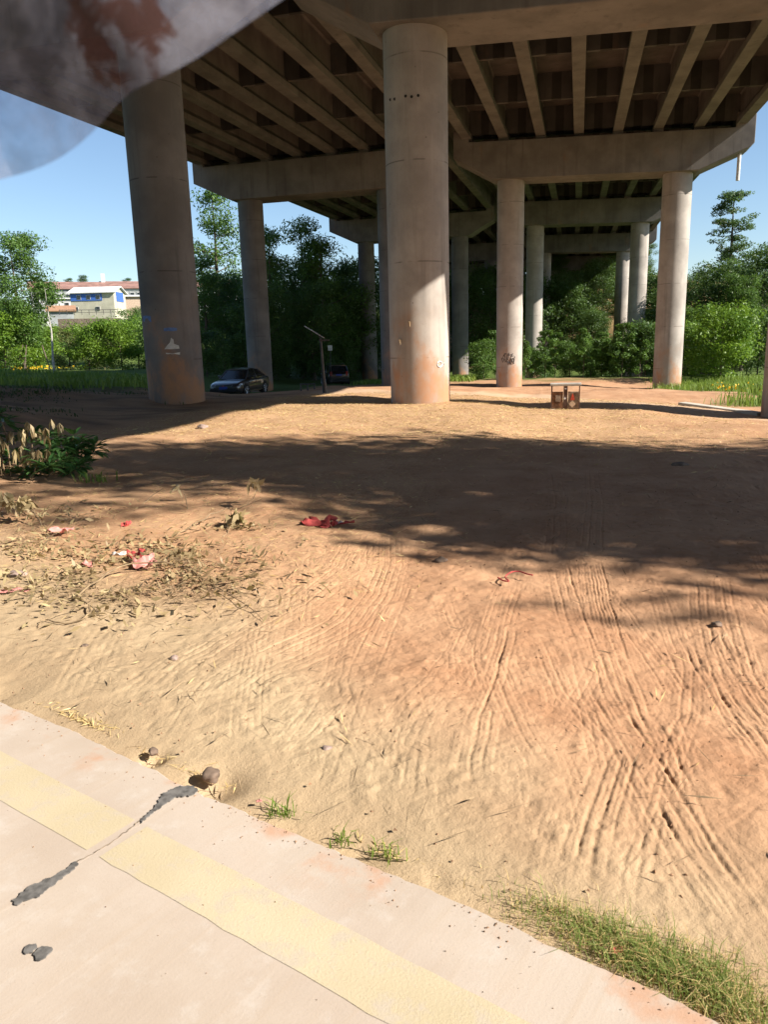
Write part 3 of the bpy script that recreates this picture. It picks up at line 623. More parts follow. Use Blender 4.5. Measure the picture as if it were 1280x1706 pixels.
# right of the central pillar
for px, d, s, k, lab in ((876,55,.7,'sprig','thin upright sprig shrub between the graffiti pillar and the far white pillar'),(908,57,.9,'sprig','tall upright sprig shrub left of the litter bin top'),(972,56,.92,'sprig','bright pointed shrub just right of the litter bin'),(1003,57,.85,'sprig','bright pointed shrub midway between bin and right pillar'),(1036,55,1.0,'sprig','tallest pointed shrub before the white far pillars'),(1066,55,.85,'sprig','pointed shrub touching the sunlit right pillar on its left'),(806,57,.72,'bush','leafy shrub left of the graffiti pillar base'),(826,60,.95,'sprig','upright sprig shrub touching the graffiti pillar on its left'),(884,58,.55,'bush','shrub just right of the graffiti pillar'),(925,60,.9,'sprig','upright bright shrub behind the wooden litter bin'),(950,58,.66,'bush','rounded shrub right above the litter bin'),(985,60,.7,'bush','dense shrub midway between the bin and the right pillar'),(1020,57,.7,'bush','shrub in front of the white far pillar'),(1052,59,1.0,'sprig','tall feathery shrub hiding the foot of the white far pillar'),(1075,56,.85,'bushd','dark shrub beside the sunlit right pillar'),(1000,66,.75,'bushd','dark shrub behind the row of green shrubs'),(905,64,.55,'bushd','dark shrub behind the far thin pillar'),
  (1202,50,1.0,'bushb','big bright yellow-green shrub right of the sunlit pillar'),(1168,56,.8,'bushb','yellow-green shrub half behind the big bright one'),(1262,54,.95,'bushd','dark shrub at the right edge beside the big bright one'),(1140,58,1.0,'bush','mid-green shrub touching the sunlit pillar on its right')):
    plant(k, *P(px, d), lab, 'shrub', sc=s, cname='foliage')
for px, d, s, k, lab in ((1110,72,.62,'dense','thicket tree behind the sunlit right pillar'),(1160,66,.66,'broad','thicket tree left of the layered tree'),(1190,70,.74,'dense','dense thicket tree below the layered tree'),(1235,66,.92,'broad','leafy thicket tree right of the layered tree'),(1262,72,.76,'dense','dense thicket tree at the right edge'),(1300,68,.8,'dense','dense thicket tree cut by the right picture edge'),(1090,84,.7,'dense','dark thicket tree seen between the two right pillars')):
    plant(k, *P(px, d), lab, sc=s)
plant('layer', *P(1205,80), 'tall layered tree rising above the thicket on the right', sc=1.0, rz=.6)
# slope under the far end of the bridge
for k, (px, d, s) in enumerate(((945,100,.6),(975,98,.55),(1000,101,.6),(1030,104,.6),(1055,106,.6),(920,106,.7),(960,106,.6),(990,109,.65),(1015,112,.6),(1040,110,.65),(1062,114,.7),(955,112,.8),(985,116,.85),(1015,118,.85),(1045,116,.8),(930,122,.7),(970,128,.8),(1005,132,.85),(1040,132,.85),(1070,120,.7))):
    plant('dense' if k % 2 else 'bushd', *P(px, d), 'dark shrub on the shaded slope under the far end of the viaduct', 'shrub', sc=s if k % 2 == 0 else s*.5, group='shrubs on the slope under the viaduct', cname='foliage')
# trees outside the frame on the right whose shade lies across the yard
for px, d, s, k in ((1085,92,.55,'dense'),(1120,86,.5,'dense'),(1150,92,.5,'dense'),(1180,88,.46,'dense'),(1240,90,.5,'dense'),(1275,86,.52,'dense'),(985,92,.5,'dense'),(1000,104,.62,'dense'),(965,104,.6,'dense')):
    plant(k, *P(px, d), 'dark bushy tree of the wood closing the view behind the right-hand pillars', sc=s, group='wood behind the right-hand pillars')
for i, (x, y, s, k) in enumerate(((13.5,8.4,.95,'shade'),(15.5,9.4,1.05,'shade'),(12.5,7.8,1.1,'shade'),(13.0,6.6,1.12,'shade'),(19.5,7.6,1.06,'shade'),(22.5,9.2,1.15,'shade'),(14.4,5.7,.9,'shade'),(18.3,5.4,.98,'shade'),(21.5,6.2,1.1,'shade'),(15.2,7.2,1.15,'shade'))):
    plant(k, x, y, 'dense green tree on the open side of the viaduct, shading the yard', sc=s, group='trees shading the yard')
# stakes at the left tree
for px, py0, px1, d, lab in ((24,622,38,68,'thin wooden stake leaning on the leafy tree, leftmost'),(40,622,44,67.5,'upright thin wooden stake beside the leafy tree trunk'),(86,622,70,68,'thin wooden stake leaning from the right towards the leafy tree')):
    a = at(px, py0, d); c_ = at(px1, 575, d); a[2] = g1(a[0], a[1])-.1; b = MB(); b.tube([(0,0,0), tuple(c_-a)], .05, 6); o = b.build('stake', M['bark']); o.location = tuple(a); tag(o, lab, 'stake')
# grasses
def blades(name, XY, hgt, wid, mat, lean=.5, seed=1, z=None):
    r = np.random.default_rng(seed); n = len(XY); x, y = XY[:, 0], XY[:, 1]; zz = gz(x, y) if z is None else z; az = r.random(n)*2*PI; h = hgt*(.5+.9*r.random(n)); ln = lean*r.random(n)*h
    base = np.stack([x, y, zz-.02], -1); d = np.stack([np.cos(az), np.sin(az), np.zeros(n)], -1); w = np.stack([-np.sin(az), np.cos(az), np.zeros(n)], -1)*(wid*(.6+.8*r.random(n)))[:, None]
    mid = base+d*(ln*.35)[:, None]+np.array([0,0,1])*(h*.6)[:, None]; tip = base+d*ln[:, None]+np.array([0,0,1])*(h*(1-.25*lean))[:, None]
    V = np.concatenate([np.stack([base-w, base+w, mid+w*.8, mid-w*.8], 1), np.stack([mid-w*.8, mid+w*.8, tip+w*.12, tip-w*.12], 1)]); me = quads_mesh(name, V, np.tile(r.random(n), 2)); return link(name, me, None, M[mat] if isinstance(mat, str) else mat)
def scatter(n, x0, x1, y0, y1, f, seed):
    r = np.random.default_rng(seed); xy = np.stack([r.uniform(x0, x1, n), r.uniform(y0, y1, n)], -1); return xy[f(xy[:, 0], xy[:, 1]) > r.random(n)]
pf = lambda x, y: (poly_dist(PATH, x, y) > 1.3)*1.
xy = scatter(42000, 3.5, 26, 24, 56, lambda x, y: sst(0, 2.5, x-4.2-.22*(y-26)*(y < 40)+1.2*fbm(x*.6, y*.6, 55))*pf(x, y), 3)
tag(blades('meadow_grass', xy, .42, .016, 'grass', .7, 4), 'sunlit tall grass below the shrubs right of the sunlit pillar', 'grass', kind='stuff')
xy = scatter(14000, -50, -14, 24, 50, lambda x, y: (x < -.56*y)*sst(-15, -17.5, x), 5)
tag(blades('bank_grass', xy, .40, .03, 'grass', .7, 6), 'shaded grass strip behind the left pillar', 'grass', kind='stuff')
xy = scatter(9000, -16, -7, 50, 66, lambda x, y: sst(52, 58, y), 8)
tag(blades('verge_grass', xy, .35, .03, 'grass', .7, 9), 'shaded grass verge behind the bench and lamp', 'grass', kind='stuff')
xy = scatter(16000, -22, -10.4, 8.5, 25, lambda x, y: sst(-10.4, -13, x)*sst(-.1, .5, fbm(x*.5, y*.5, 62))*.8, 41)
tag(blades('bank_weeds', xy, .13, .014, 'bank', 1.2, 42), 'low dark weeds on the shaded bank at the left', 'weeds', kind='stuff')
# yellow wildflowers
def dots(name, XY, hgt, size, mat, seed):
    r = np.random.default_rng(seed); n = len(XY); c_ = np.stack([XY[:, 0], XY[:, 1], gz(XY[:, 0], XY[:, 1])+hgt*(.6+.6*r.random(n))], -1); a = r.normal(size=(n, 3)); a /= np.linalg.norm(a, axis=1)[:, None]; b = np.cross(a, r.normal(size=(n, 3))); b /= np.linalg.norm(b, axis=1)[:, None]; c2 = np.cross(a, b)
    s = size*(.6+.8*r.random(n))[:, None]; V = np.concatenate([np.stack([c_+a*s, c_+b*s, c_-a*s, c_-b*s], 1), np.stack([c_+c2*s, c_+b*s, c_-c2*s, c_-b*s], 1)]); return link(name, quads_mesh(name, V, r.random(2*n)), None, mat)
xy = scatter(420, 6.5, 16, 29, 42, lambda x, y: .35+.65*sst(.0, .5, fbm(x*.5, y*.5, 61)), 12)
tag(dots('yellow_wildflowers', xy, .36, .055, M['flower'], 3), 'yellow wildflowers dotted in the sunlit grass by the right pillar', 'flowers', kind='stuff')
q0 = at(60, 612, 72); xy = np.stack([rng.normal(q0[0], 2.2, 160), rng.normal(q0[1], 2, 160)], -1)
tag(dots('yellow_wildflowers', xy, .45, .07, M['flower'], 5), 'yellow flowers under the leafy tree at the far left', 'flowers', kind='stuff')
# tufts near the road edge
def tuft_xy(px, py, n, sa, sn):
    p0 = ongr(px, py)[:2]; a = rng.normal(0, sa, n); b = rng.normal(0, sn, n); xy = p0+a[:, None]*RD+b[:, None]*RN; return xy[redge(xy[:, 0], xy[:, 1]) > .012]
zt = lambda xy: np.full(len(xy), -.025)
for px, py, n, sa, sn, h, lab in ((1085,1600,1250,.12,.040,.055,'thick green grass clump by the slab edge at lower right'),(950,1540,420,.11,.030,.045,'sparse dry-green grass on the slab edge left of the thick clump'),(1180,1640,300,.06,.04,.06,'grass fringe at the right end of the thick clump'),(1250,1690,200,.05,.03,.05,'grass at the lower right corner beside the slab')):
    xy = tuft_xy(px, py, n, sa, sn*1.25); tag(blades('grass_tuft', xy, h*1.15, .0011, 'grass_fresh', 1.1, px, zt(xy)), lab, 'grass', kind='stuff'); tag(blades('dry_grass_tuft', tuft_xy(px, py, n//2, sa*1.25, sn*1.4), h, .0011, 'straw', 1.4, px+1), lab.replace('green ', '').replace('grass', 'dry straw-coloured blades', 1), 'grass', kind='stuff')
for px, py, n, lab in ((470,1350,34,'small green tuft on the slab edge below the tar patch'),(575,1395,22,'broad-bladed small weed on the slab edge near the middle'),(640,1420,26,'tiny weed on the slab edge right of the broad-bladed one'),(160,800,40,'low green tuft at the foot of the laurel heap')):
    p0 = ongr(px, py); far_ = p0[1] > 8; xy = np.stack([rng.normal(p0[0], .12 if p0[1] > 6 else .03, n), rng.normal(p0[1], .08 if p0[1] > 6 else .02, n)], -1); 
    if p0[1] < 5: xy = xy[redge(xy[:, 0], xy[:, 1]) > .015]
    o = blades('grass_tuft', xy, (.24 if far_ and p0[1] > 15 else .14) if p0[1] > 6 else .06, .008 if p0[1] > 6 else .0026, 'straw' if p0[1] > 15 else 'grass', 1.2, px, None if p0[1] > 6 else zt(xy)); tag(o, lab, 'grass', kind='stuff')
# straw and dry litter lying on the dirt
def litter(name, XY, length, width, mat, seed, lift=.012, tilt=.25, zoff=None):
    r = np.random.default_rng(seed); n = len(XY); zz = gz(XY[:, 0], XY[:, 1])+lift*r.random(n)+.012; 
    zz = zz+.05*fbm(XY[:, 0]*.55, XY[:, 1]*.55, 3)*sst(.3, 2.5, redge(XY[:, 0], XY[:, 1]))
    c_ = np.stack([XY[:, 0], XY[:, 1], zz], -1); az = r.random(n)*2*PI; el = r.normal(0, tilt, n); L = (length*(.4+r.random(n)))[:, None]
    d = np.stack([np.cos(az)*np.cos(el), np.sin(az)*np.cos(el), np.sin(el)], -1)*L*.5; w = np.stack([-np.sin(az), np.cos(az), r.normal(0, .5, n)], -1)*(width*(.6+.8*r.random(n)))[:, None]*.5
    V = np.stack([c_-d, c_+w, c_+d, c_-w], 1); return link(name, quads_mesh(name, V, r.random(n)), None, M[mat])
xy = scatter(42000, -9, 6, 9, 26, lambda x, y: sst(9., 15., y)*sst(28, 22, y)*sst(6., -1., x)*.9+.05, 31)
tag(litter('straw_litter', xy, .12, .007, 'straw', 32), 'golden straw strewn over the sunlit dirt before the central pillar', 'straw', kind='stuff')
xy = scatter(9000, -6, 3.5, 2.6, 9, lambda x, y: .05+.75*sst(3.4, 5, y)*sst(-.7, -2., x), 33)
xy = xy[redge(xy[:, 0], xy[:, 1]) > .3]
tag(litter('straw_litter', xy, .085, .0045, 'straw', 34, .006), 'fine straw bits scattered on the foreground dirt', 'straw', kind='stuff')
xy = np.concatenate([np.stack([rng.normal(c_[0], s, n), rng.normal(c_[1], s*.5, n)], -1) for c_, s, n in ((ongr(300,930), .48, 560), (ongr(140,960), .6, 560), (ongr(40,920), .6, 620), (ongr(340,965), .3, 240), (ongr(390,885), .18, 160), (ongr(60,860), .5, 260), (ongr(200,1000), .5, 260))])
xy = xy[fbm(xy[:, 0]*2.6, xy[:, 1]*4.2, 91, 3) > rng.normal(-.35, .22, len(xy))]
tag(litter('dry_leaf_litter', xy, .075, .022, 'leaf_dry', 36, .05, .5), 'heap of dry curled leaves and stalks at the left of the yard', 'leaves', kind='stuff')
xy2 = np.concatenate([np.stack([rng.normal(c_[0], s, n), rng.normal(c_[1], s*.5, n)], -1) for c_, s, n in ((ongr(290,985), .34, 520), (ongr(140,990), .4, 480), (ongr(60,900), .4, 420), (ongr(300,940), .35, 420))])
xy2 = np.concatenate([xy2[fbm(xy2[:, 0]*2.6, xy2[:, 1]*4.2, 91, 3) > rng.normal(-.5, .2, len(xy2))], scatter(2600, -4, 4, 2., 9, lambda x, y: (.25+.75*sst(-.2,.5,fbm(x*.9, y*.9, 17)))*(redge(x, y) > .06), 75)])
o = litter('twig_litter', xy2, .11, .004, 'straw', 38, .03, .25); o.data.materials.clear(); o.data.materials.append(M['twig']); tag(o, 'brown twiggy debris under the dry leaves', 'twigs', kind='stuff')
xy = np.stack([rng.normal(0, .12, 130)*RD[0], rng.normal(0, .12, 130)*0], -1)
for px, py, n, lab in ((130,1195,150,'yellow dry grass lying along the slab edge at the far left'),(300,1275,60,'dry leaf bits along the slab edge beside the stone'),(700,1440,110,'dry stalks along the slab edge in the middle'),(880,1510,120,'dry stalks along the slab edge before the grass clump')):
    p0 = ongr(px, py)[:2]; xy = p0+rng.normal(0, .14, n)[:, None]*RD+np.abs(rng.normal(0, .03, n))[:, None]*RN; xy = xy[redge(xy[:, 0], xy[:, 1]) > .01]
    r_ = litter('dry_stalks', xy, .07, .004, 'straw', px, .012); r_.location.z = -.04; tag(r_, lab, 'stalks', kind='stuff')
# dead branches
def spline(Q, m=4, jit=.008):
    Q = [np.array(q, float) for q in Q]; E_ = [2*Q[0]-Q[1]]+Q+[2*Q[-1]-Q[-2]]; out = []
    for i in range(1, len(E_)-2):
        for k in range(m):
            t_ = k/m; a, b_, c_, d_ = E_[i-1:i+3]; q = .5*((2*b_)+(c_-a)*t_+(2*a-5*b_+4*c_-d_)*t_**2+(3*b_-a-3*c_+d_)*t_**3)
            if k: q = q+rng.normal(0, jit, 3)
            out.append(q)
    return out+[Q[-1]]
def branch(pts, r0, label, leaves=0, lm='leaf_dry', sub=()):
    p = [ongr(*q[:2]) for q in pts]; P_ = spline([np.array([a[0], a[1], a[2]+q[2]]) for a, q in zip(p, pts)]); r0 *= .62; sub = [[s_[0]*4]+list(s_[1:]) for s_ in sub]; T = thing('dead_branch', label, 'branch', tuple(P_[0])); b = MB(); rel = [x-P_[0] for x in P_]
    b.tube(rel, [r0*(1-.75*i/(len(rel)-1)) for i in range(len(rel))], 6)
    for s in sub:
        q = [rel[s[0]]]; 
        for dx, dy, dz in s[1:]: q.append(q[-1]+np.array([dx, dy, dz]))
        b.tube(q, [r0*.55*(1-.7*i/(len(q)-1)) for i in range(len(q))], 5)
    b.build('twig', M['twig'], T, smooth=True)
    if leaves:
        V, tn = leaf_cloud([rel[-1], rel[-2]], [.09, .08], leaves, .10, .6, len(label), .6); lo = link('dry_leaves', quads_mesh('dry_leaves', V, tn), T, M[lm])
    return T
branch([(228,860,.0),(240,843,.03),(262,838,.11),(277,836,.12)], .011, 'bare upright twig bending right, in the shade edge behind the dry heap', 0, sub=((2,(.1,.0,.06),(.1,0,.0)),))
branch([(312,868,.0),(312,852,.08),(308,846,.17),(298,842,.17)], .010, 'short upright twig with a hooked tip in the tree shade', 6)
branch([(290,895,.0),(330,880,.06),(372,868,.10),(400,868,.12),(424,866,.20),(430,850,.25)], .012, 'long curved bare branch rising at the right end of the dry heap', 14, sub=((3,(.12,.02,.05),(.12,.0,.05)),(4,(.05,.0,.1),(.02,0,.08))))
branch([(120,1000,.02),(150,1015,.03),(140,1035,.02),(100,1042,.02),(75,1035,.01),(62,1048,0)], .012, 'dark bare branch sprawling over the tan sand in front of the dry heap', 0, sub=((1,(.1,-.1,.02),(.1,-.08,-.02)),(1,(-.05,-.15,.02),(-.06,-.15,-.02))))
branch([(130,1000,.03),(200,960,.07),(300,955,.05),(390,1000,.02),(440,1035,.0)], .012, 'long thin arching branch lying across the dry heap', 0, sub=((2,(.15,-.1,.03),(.2,-.12,-.02)),))
branch([(60,860,.02),(30,850,.1),(12,862,.16)], .012, 'withered branch with drooping brown leaves at the left edge', 46)
branch([(70,880,.02),(55,866,.12),(45,870,.18)], .012, 'withered leafy branch beside the pink scrap at left', 40)
branch([(370,900,.0),(385,885,.05),(395,878,.09)], .010, 'small dry leafy sprig at the right tip of the heap', 34)
# laurel heap
p0 = ongr(62, 800)
T = thing('laurel_heap', 'heap of cut laurel branches with glossy green and dried tan leaves at the left edge', 'bush', tuple(p0))
cen, rad = [], []
for k in range(56):
    u = random.uniform(-1.6, .42); hgt = .74*max(.1, 1-((u+.5)/1.2)**2) if u > -.5 else .74; cen.append((u, random.uniform(-.15, .9), random.uniform(.04, 1)*hgt)); rad.append(random.uniform(.10, .17))

def laurel(cen, rad, n, seed, size):
    r = np.random.default_rng(seed); ci = r.integers(0, len(cen), n); az = r.random(n)*2*PI; el = r.uniform(-.5, .7, n); d = np.stack([np.cos(az)*np.cos(el), np.sin(az)*np.cos(el), np.sin(el)], -1); base = np.array(cen)[ci]; L = size*(.7+.6*r.random(n))[:, None]
    w = np.cross(d, [0,0,1.]); w /= np.linalg.norm(w, axis=1)[:, None]; W = w*L*.16; up = np.cross(w, d); s = base+d*.05
    return np.concatenate([np.stack([s, s+d*L*.3+W+up*L*.05, s+d*L*.7+W*.8+up*L*.02, s+d*L-up*L*.12, s+d*L*.5], 1), np.stack([s, s+d*L*.5, s+d*L-up*L*.12, s+d*L*.7-W*.8+up*L*.02, s+d*L*.3-W+up*L*.05], 1)]), np.tile(r.random(n), 2)
V, tn = laurel(cen, rad, 1300, 5, .17); link('green_leaves', quads_mesh('green_leaves', V, tn, 5), T, M['leaf_laurel'])
dc = [(-.12+random.uniform(-.5, .42), random.uniform(-.25,.3), random.uniform(.28,.76)) for k in range(34)]
r = np.random.default_rng(9); Vd = []
for c_ in dc:
    for k in range(9):
        a = r.random()*2*PI; s = np.array(c_); d = np.array([math.cos(a)*.035, math.sin(a)*.035, 0]); L = r.uniform(.10, .2); w = np.array([-math.sin(a), math.cos(a), 0])*.022
        Vd.append([s, s+d+w-np.array([0,0,L*.4]), s+d*1.2-np.array([0,0,L]), s+d-w-np.array([0,0,L*.4])])
Vd = np.array(Vd); link('dried_leaves', quads_mesh('dried_leaves', Vd, r.random(len(Vd))), T, M['leaf_dry'])
for k in range(16):
    b = MB(); c_ = np.array(cen[k]); b.tube([c_*np.array([.7,.7,0])+np.array([-.1,0,.02]), c_*np.array([.9,.9,.7]), c_], [.012,.009,.005], 5); b.build('stem', M['twig'], T)
# ================================================================ LITTER, STONES
M['redcloth'] = simple('red_cloth', (.40,.06,.055), .8, var=.35, scale=15); M['pink'] = simple('pink_paper', (.62,.26,.23), .8, var=.25, scale=15); M['whitep'] = simple('white_paper', (.72,.68,.64), .8)
def scrap(px, py, L, W, H, mat, label, cat, seed, rz=None, name='paper_scrap'):
    p = ongr(px, py); n = 9; r = np.random.default_rng(seed); b = MB(); vs = []
    for j in range(n):
        for i in range(n):
            u, v_ = i/(n-1)-.5, j/(n-1)-.5; e = 1-.35*abs(float(vn(np.array(3*u+seed), np.array(3*v_), seed))); zz = H*(.35+.65*float(vn(np.array(u*4+seed*1.7), np.array(v_*4.), seed+1)))
            vs.append((u*L*e+.02*r.normal()*L, v_*W*e+.02*r.normal()*W, max(.004, zz)+.006))
    b.add(vs, [(j*n+i, j*n+i+1, (j+1)*n+i+1, (j+1)*n+i) for j in range(n-1) for i in range(n-1)]); o = b.build(name, M[mat] if isinstance(mat, str) else mat, smooth=True); sm = o.modifiers.new('Solidify', 'SOLIDIFY'); sm.thickness = .002
    o.location = tuple(p); o.rotation_euler = (0, 0, YAW+(r.uniform(-.4,.4) if rz is None else rz)); return tag(o, label, cat)
T = thing('cloth_bundle', 'crumpled red cloth with a trailing white-tipped end on the dirt', 'cloth', tuple(ongr(545, 876)))
def part_of(o, T): o.parent = T; o.location = Vector(o.location)-Vector(T.location); [o.pop(k) for k in ('label', 'category') if k in o]; return o
part_of(scrap(530,876,.30,.22,.09,'redcloth','x','x',3,name='crumpled_cloth'), T); part_of(scrap(549,877,.16,.14,.07,'redcloth','x','x',4,name='crumpled_fold'), T); part_of(scrap(572,874,.22,.07,.045,'redcloth','x','x',5,rz=.15,name='trailing_end'), T); part_of(scrap(562,874,.10,.05,.04,'whitep','x','x',6,name='white_tag'), T)
scrap(102,890,.20,.16,.07,'pink','pink paper scrap lying alone near the left edge','paper',11); scrap(210,879,.08,.10,.06,'redcloth','small dark red scrap behind the dry heap','paper',12); scrap(240,945,.19,.16,.09,'pink','crumpled pink paper in the middle of the dry heap','paper',13)
scrap(228,930,.14,.16,.09,'redcloth','dark red scrap tucked behind the crumpled pink paper','paper',14); scrap(140,945,.13,.12,.06,'pink','pink paper strip left of the crumpled one','paper',15); scrap(36,985,.12,.07,.02,'pink','flat pink paper at the front left of the heap, right of two','paper',16); scrap(12,988,.14,.06,.02,'pink','flat pink paper cut by the left picture edge','paper',17); scrap(200,925,.13,.07,.03,'whitep','white paper slip on top of the dry heap','paper',18)
scrap(1028,1588,.035,.022,.012,'redcloth','small red wrapper in the grass clump by the slab','wrapper',19); scrap(1004,1581,.022,.012,.008,'pink','tiny pink shred left of the red wrapper','wrapper',21); scrap(432,1338,.025,.012,.008,'pink','tiny pink shred on the slab edge','wrapper',20)
def cord(pts, r0, mat, label, name='cord'):
    p = spline([ongr(*q)+np.array([0,0,.022]) for q in pts], 5, .0); b = MB(); b.tube([x-p[0] for x in p], r0, 6); o = b.build(name, M[mat], smooth=True); o.location = tuple(p[0]); return tag(o, label, 'cord')
cord([(830,967),(838,972),(848,973),(842,966),(852,958),(866,957),(878,961),(888,963)], .005, 'redcloth', 'thin red cord looped on the dirt at the lower shade edge')
cord([(912,880),(925,881),(938,884),(950,884)], .005, 'redcloth', 'short dull red strip lying in the tree shade')
M['stone'] = simple('stone', (.17,.12,.09), .9, var=.5, scale=14); M['pebble'] = simple('pebble', (.30,.22,.19), .85, var=.3, scale=30)
def stone(px, py, r, mat, label, sq=.7, seed=1, dz=0):
    p = ongr(px, py); bm = bmesh.new(); bmesh.ops.create_icosphere(bm, subdivisions=3, radius=r); rn = random.Random(seed); o3 = Vector((rn.random()*9, rn.random()*9, rn.random()*9))
    from mathutils import noise as mn
    for v in bm.verts: v.co *= 1+.35*mn.noise(v.co/r*1.3+o3)+.12*mn.noise(v.co/r*4+o3); v.co.z *= sq
    me = bpy.data.meshes.new('stone'); bm.to_mesh(me); bm.free(); me.shade_smooth(); o = link('stone', me, None, M[mat]); o.location = (p[0], p[1], p[2]+r*.05+dz); return tag(o, label, 'stone')
stone(352,1292,.034,'stone','dark rough stone lodged against the slab edge beside the tar patch',.9,12); stone(256,1252,.020,'stone','small dark stone on the slab edge left of the bigger one',.9,2); stone(290,1097,.022,'pebble','pale pebble lying alone on the tan sand',.7,3)
stone(142,1076,.02,'stone','dark clod on the tan sand near the left edge',.6,4); stone(545,1248,.022,'pebble','grey pebble between the tyre ruts',.7,5); stone(1134,779,.13,'stone','dark clod in a sun fleck of the tree shade',.5,6); stone(735,934,.05,'stone','small dark clod at the lower shade edge',.5,7); stone(30,960,.07,'pebble','pale stone at the left of the dry heap',.6,8); stone(883,898,.035,'stone','tiny clod in the lower shade fringe',.5,9)
stone(338,712,.10,'pebble','pale stone on the straw left of the yard',.6,10); stone(1195,1040,.03,'stone','tiny clod near the right edge',.5,11)
# many small clods and chips, uncountable
xy = scatter(5200, -4, 4, 2., 9, lambda x, y: .7+0*x, 71); xy = xy[redge(xy[:, 0], xy[:, 1]) > .05]
def chips(name, XY, size, mat, seed, flat=False):
    r = np.random.default_rng(seed); n = len(XY); tet = np.array([[1,0,-.3],[-.5,.87,-.3],[-.5,-.87,-.3],[0,0,.8]]); f = [(0,1,2),(0,1,3),(1,2,3),(2,0,3)]; a = r.random(n)*6.28; s = size*(.3+r.random(n)**2)
    c_, s_ = np.cos(a), np.sin(a); X = tet[None, :, :]*s[:, None, None]*(1+.4*r.normal(size=(n, 4, 1))); V = np.stack([X[..., 0]*c_[:, None]-X[..., 1]*s_[:, None], X[..., 0]*s_[:, None]+X[..., 1]*c_[:, None], X[..., 2]], -1)
    V += np.stack([XY[:, 0], XY[:, 1], np.full(n, .002) if flat else gz(XY[:, 0], XY[:, 1])+.05*fbm(XY[:, 0]*.55, XY[:, 1]*.55, 3)*sst(.3, 2.5, redge(XY[:, 0], XY[:, 1]))+.010*fbm(XY[:, 0]*2.3, XY[:, 1]*2.3, 5)+.002], -1)[:, None, :]
    T_ = np.concatenate([V[:, list(k)] for k in f]); return link(name, quads_mesh(name, T_, np.tile(r.random(n), 4), 3), None, M[mat])
M['clod'] = simple('clod', (.28,.165,.095), .95, var=.4, scale=20)
tag(chips('soil_crumbs', xy, .006, 'clod', 72), 'loose crumbs of soil over the tyre-marked dirt', 'soil', kind='stuff')
xy = scatter(26000, -3.2, 1.2, 1.2, 3.4, lambda x, y: np.exp(redge(x, y)/.05)*(redge(x, y) < -.004)*sst(-.5, .5, fbm(x*3, y*3, 88))+.012*(redge(x, y) < -.004)*(redge(x, y) > -.9), 76)
tag(chips('soil_crumbs', xy, .0035, 'clod', 77, True), 'grit and soil crumbs spilled on the pale slab along its edge', 'soil', kind='stuff')
# ================================================================ CONCRETE KERB by the grass
M['kerb'] = concrete('kerb_concrete', (.52,.47,.40))
kp = [ongr(*q) for q in ((1130,674),(1180,681),(1225,687),(1262,692))]; b = MB(); rr = []
for i, p in enumerate(kp):
    d = kp[min(i+1, 3)]-kp[max(i-1, 0)]; d = d/np.linalg.norm(d); n_ = np.array([-d[1], d[0], 0]); rr.append([p-kp[0]+n_*a+np.array([0,0,z]) for a, z in ((0,-.2),(0,.045),(.02,.06),(.30,.06),(.32,.04),(.32,-.2))])
b.loft(rr); o = b.build('kerb', M['kerb'], bevel=.01); o.location = tuple(kp[0]); tag(o, 'low pale concrete kerb between the dirt path and the grass at right', 'kerb')
# ================================================================ LITTER BIN
M['binroof'] = simple('grey_metal_sheet', (.52,.50,.46), .5, var=.2); M['binframe'] = simple('dark_brown_metal', (.12,.065,.045), .6, var=.3); M['slatgrey'] = simple('weathered_slats', (.30,.22,.16), .85, var=.4, scale=12); M['cardpale'] = simple('pale_board', (.60,.44,.30), .8, var=.15); M['redsign'] = simple('red_print', (.58,.08,.04), .7)
bp = ongr(942, 682); dist = np.linalg.norm(bp-EYE); ux = dist/F*.985
W, Hh, D_ = 46*ux, 42*ux, 16*ux
T = thing('litter_bin', 'brown wooden double litter bin with grey roof standing in the sun beyond the tree shade', 'bin', tuple(bp), YAW-.25)
b = MB(); b.box((0,0,Hh-.02), (W*1.06, D_*1.25, .045)); b.box((0,0,Hh-.055), (W*1.0, D_*1.1, .02)); b.build('roof', M['binroof'], T, bevel=.006)
for sx_ in (-1, 1):
    for sy_ in (-1, 1):
        b = MB(); b.box((sx_*W*.475, sy_*D_*.46, (Hh-.06)/2), (.028, .028, Hh-.06)); b.build('post', M['binframe'], T)
b = MB(); b.box((0,0,Hh*.47), (W*.135, D_*.9, Hh*.93)); b.build('centre_column', M['binframe'], T, bevel=.006)
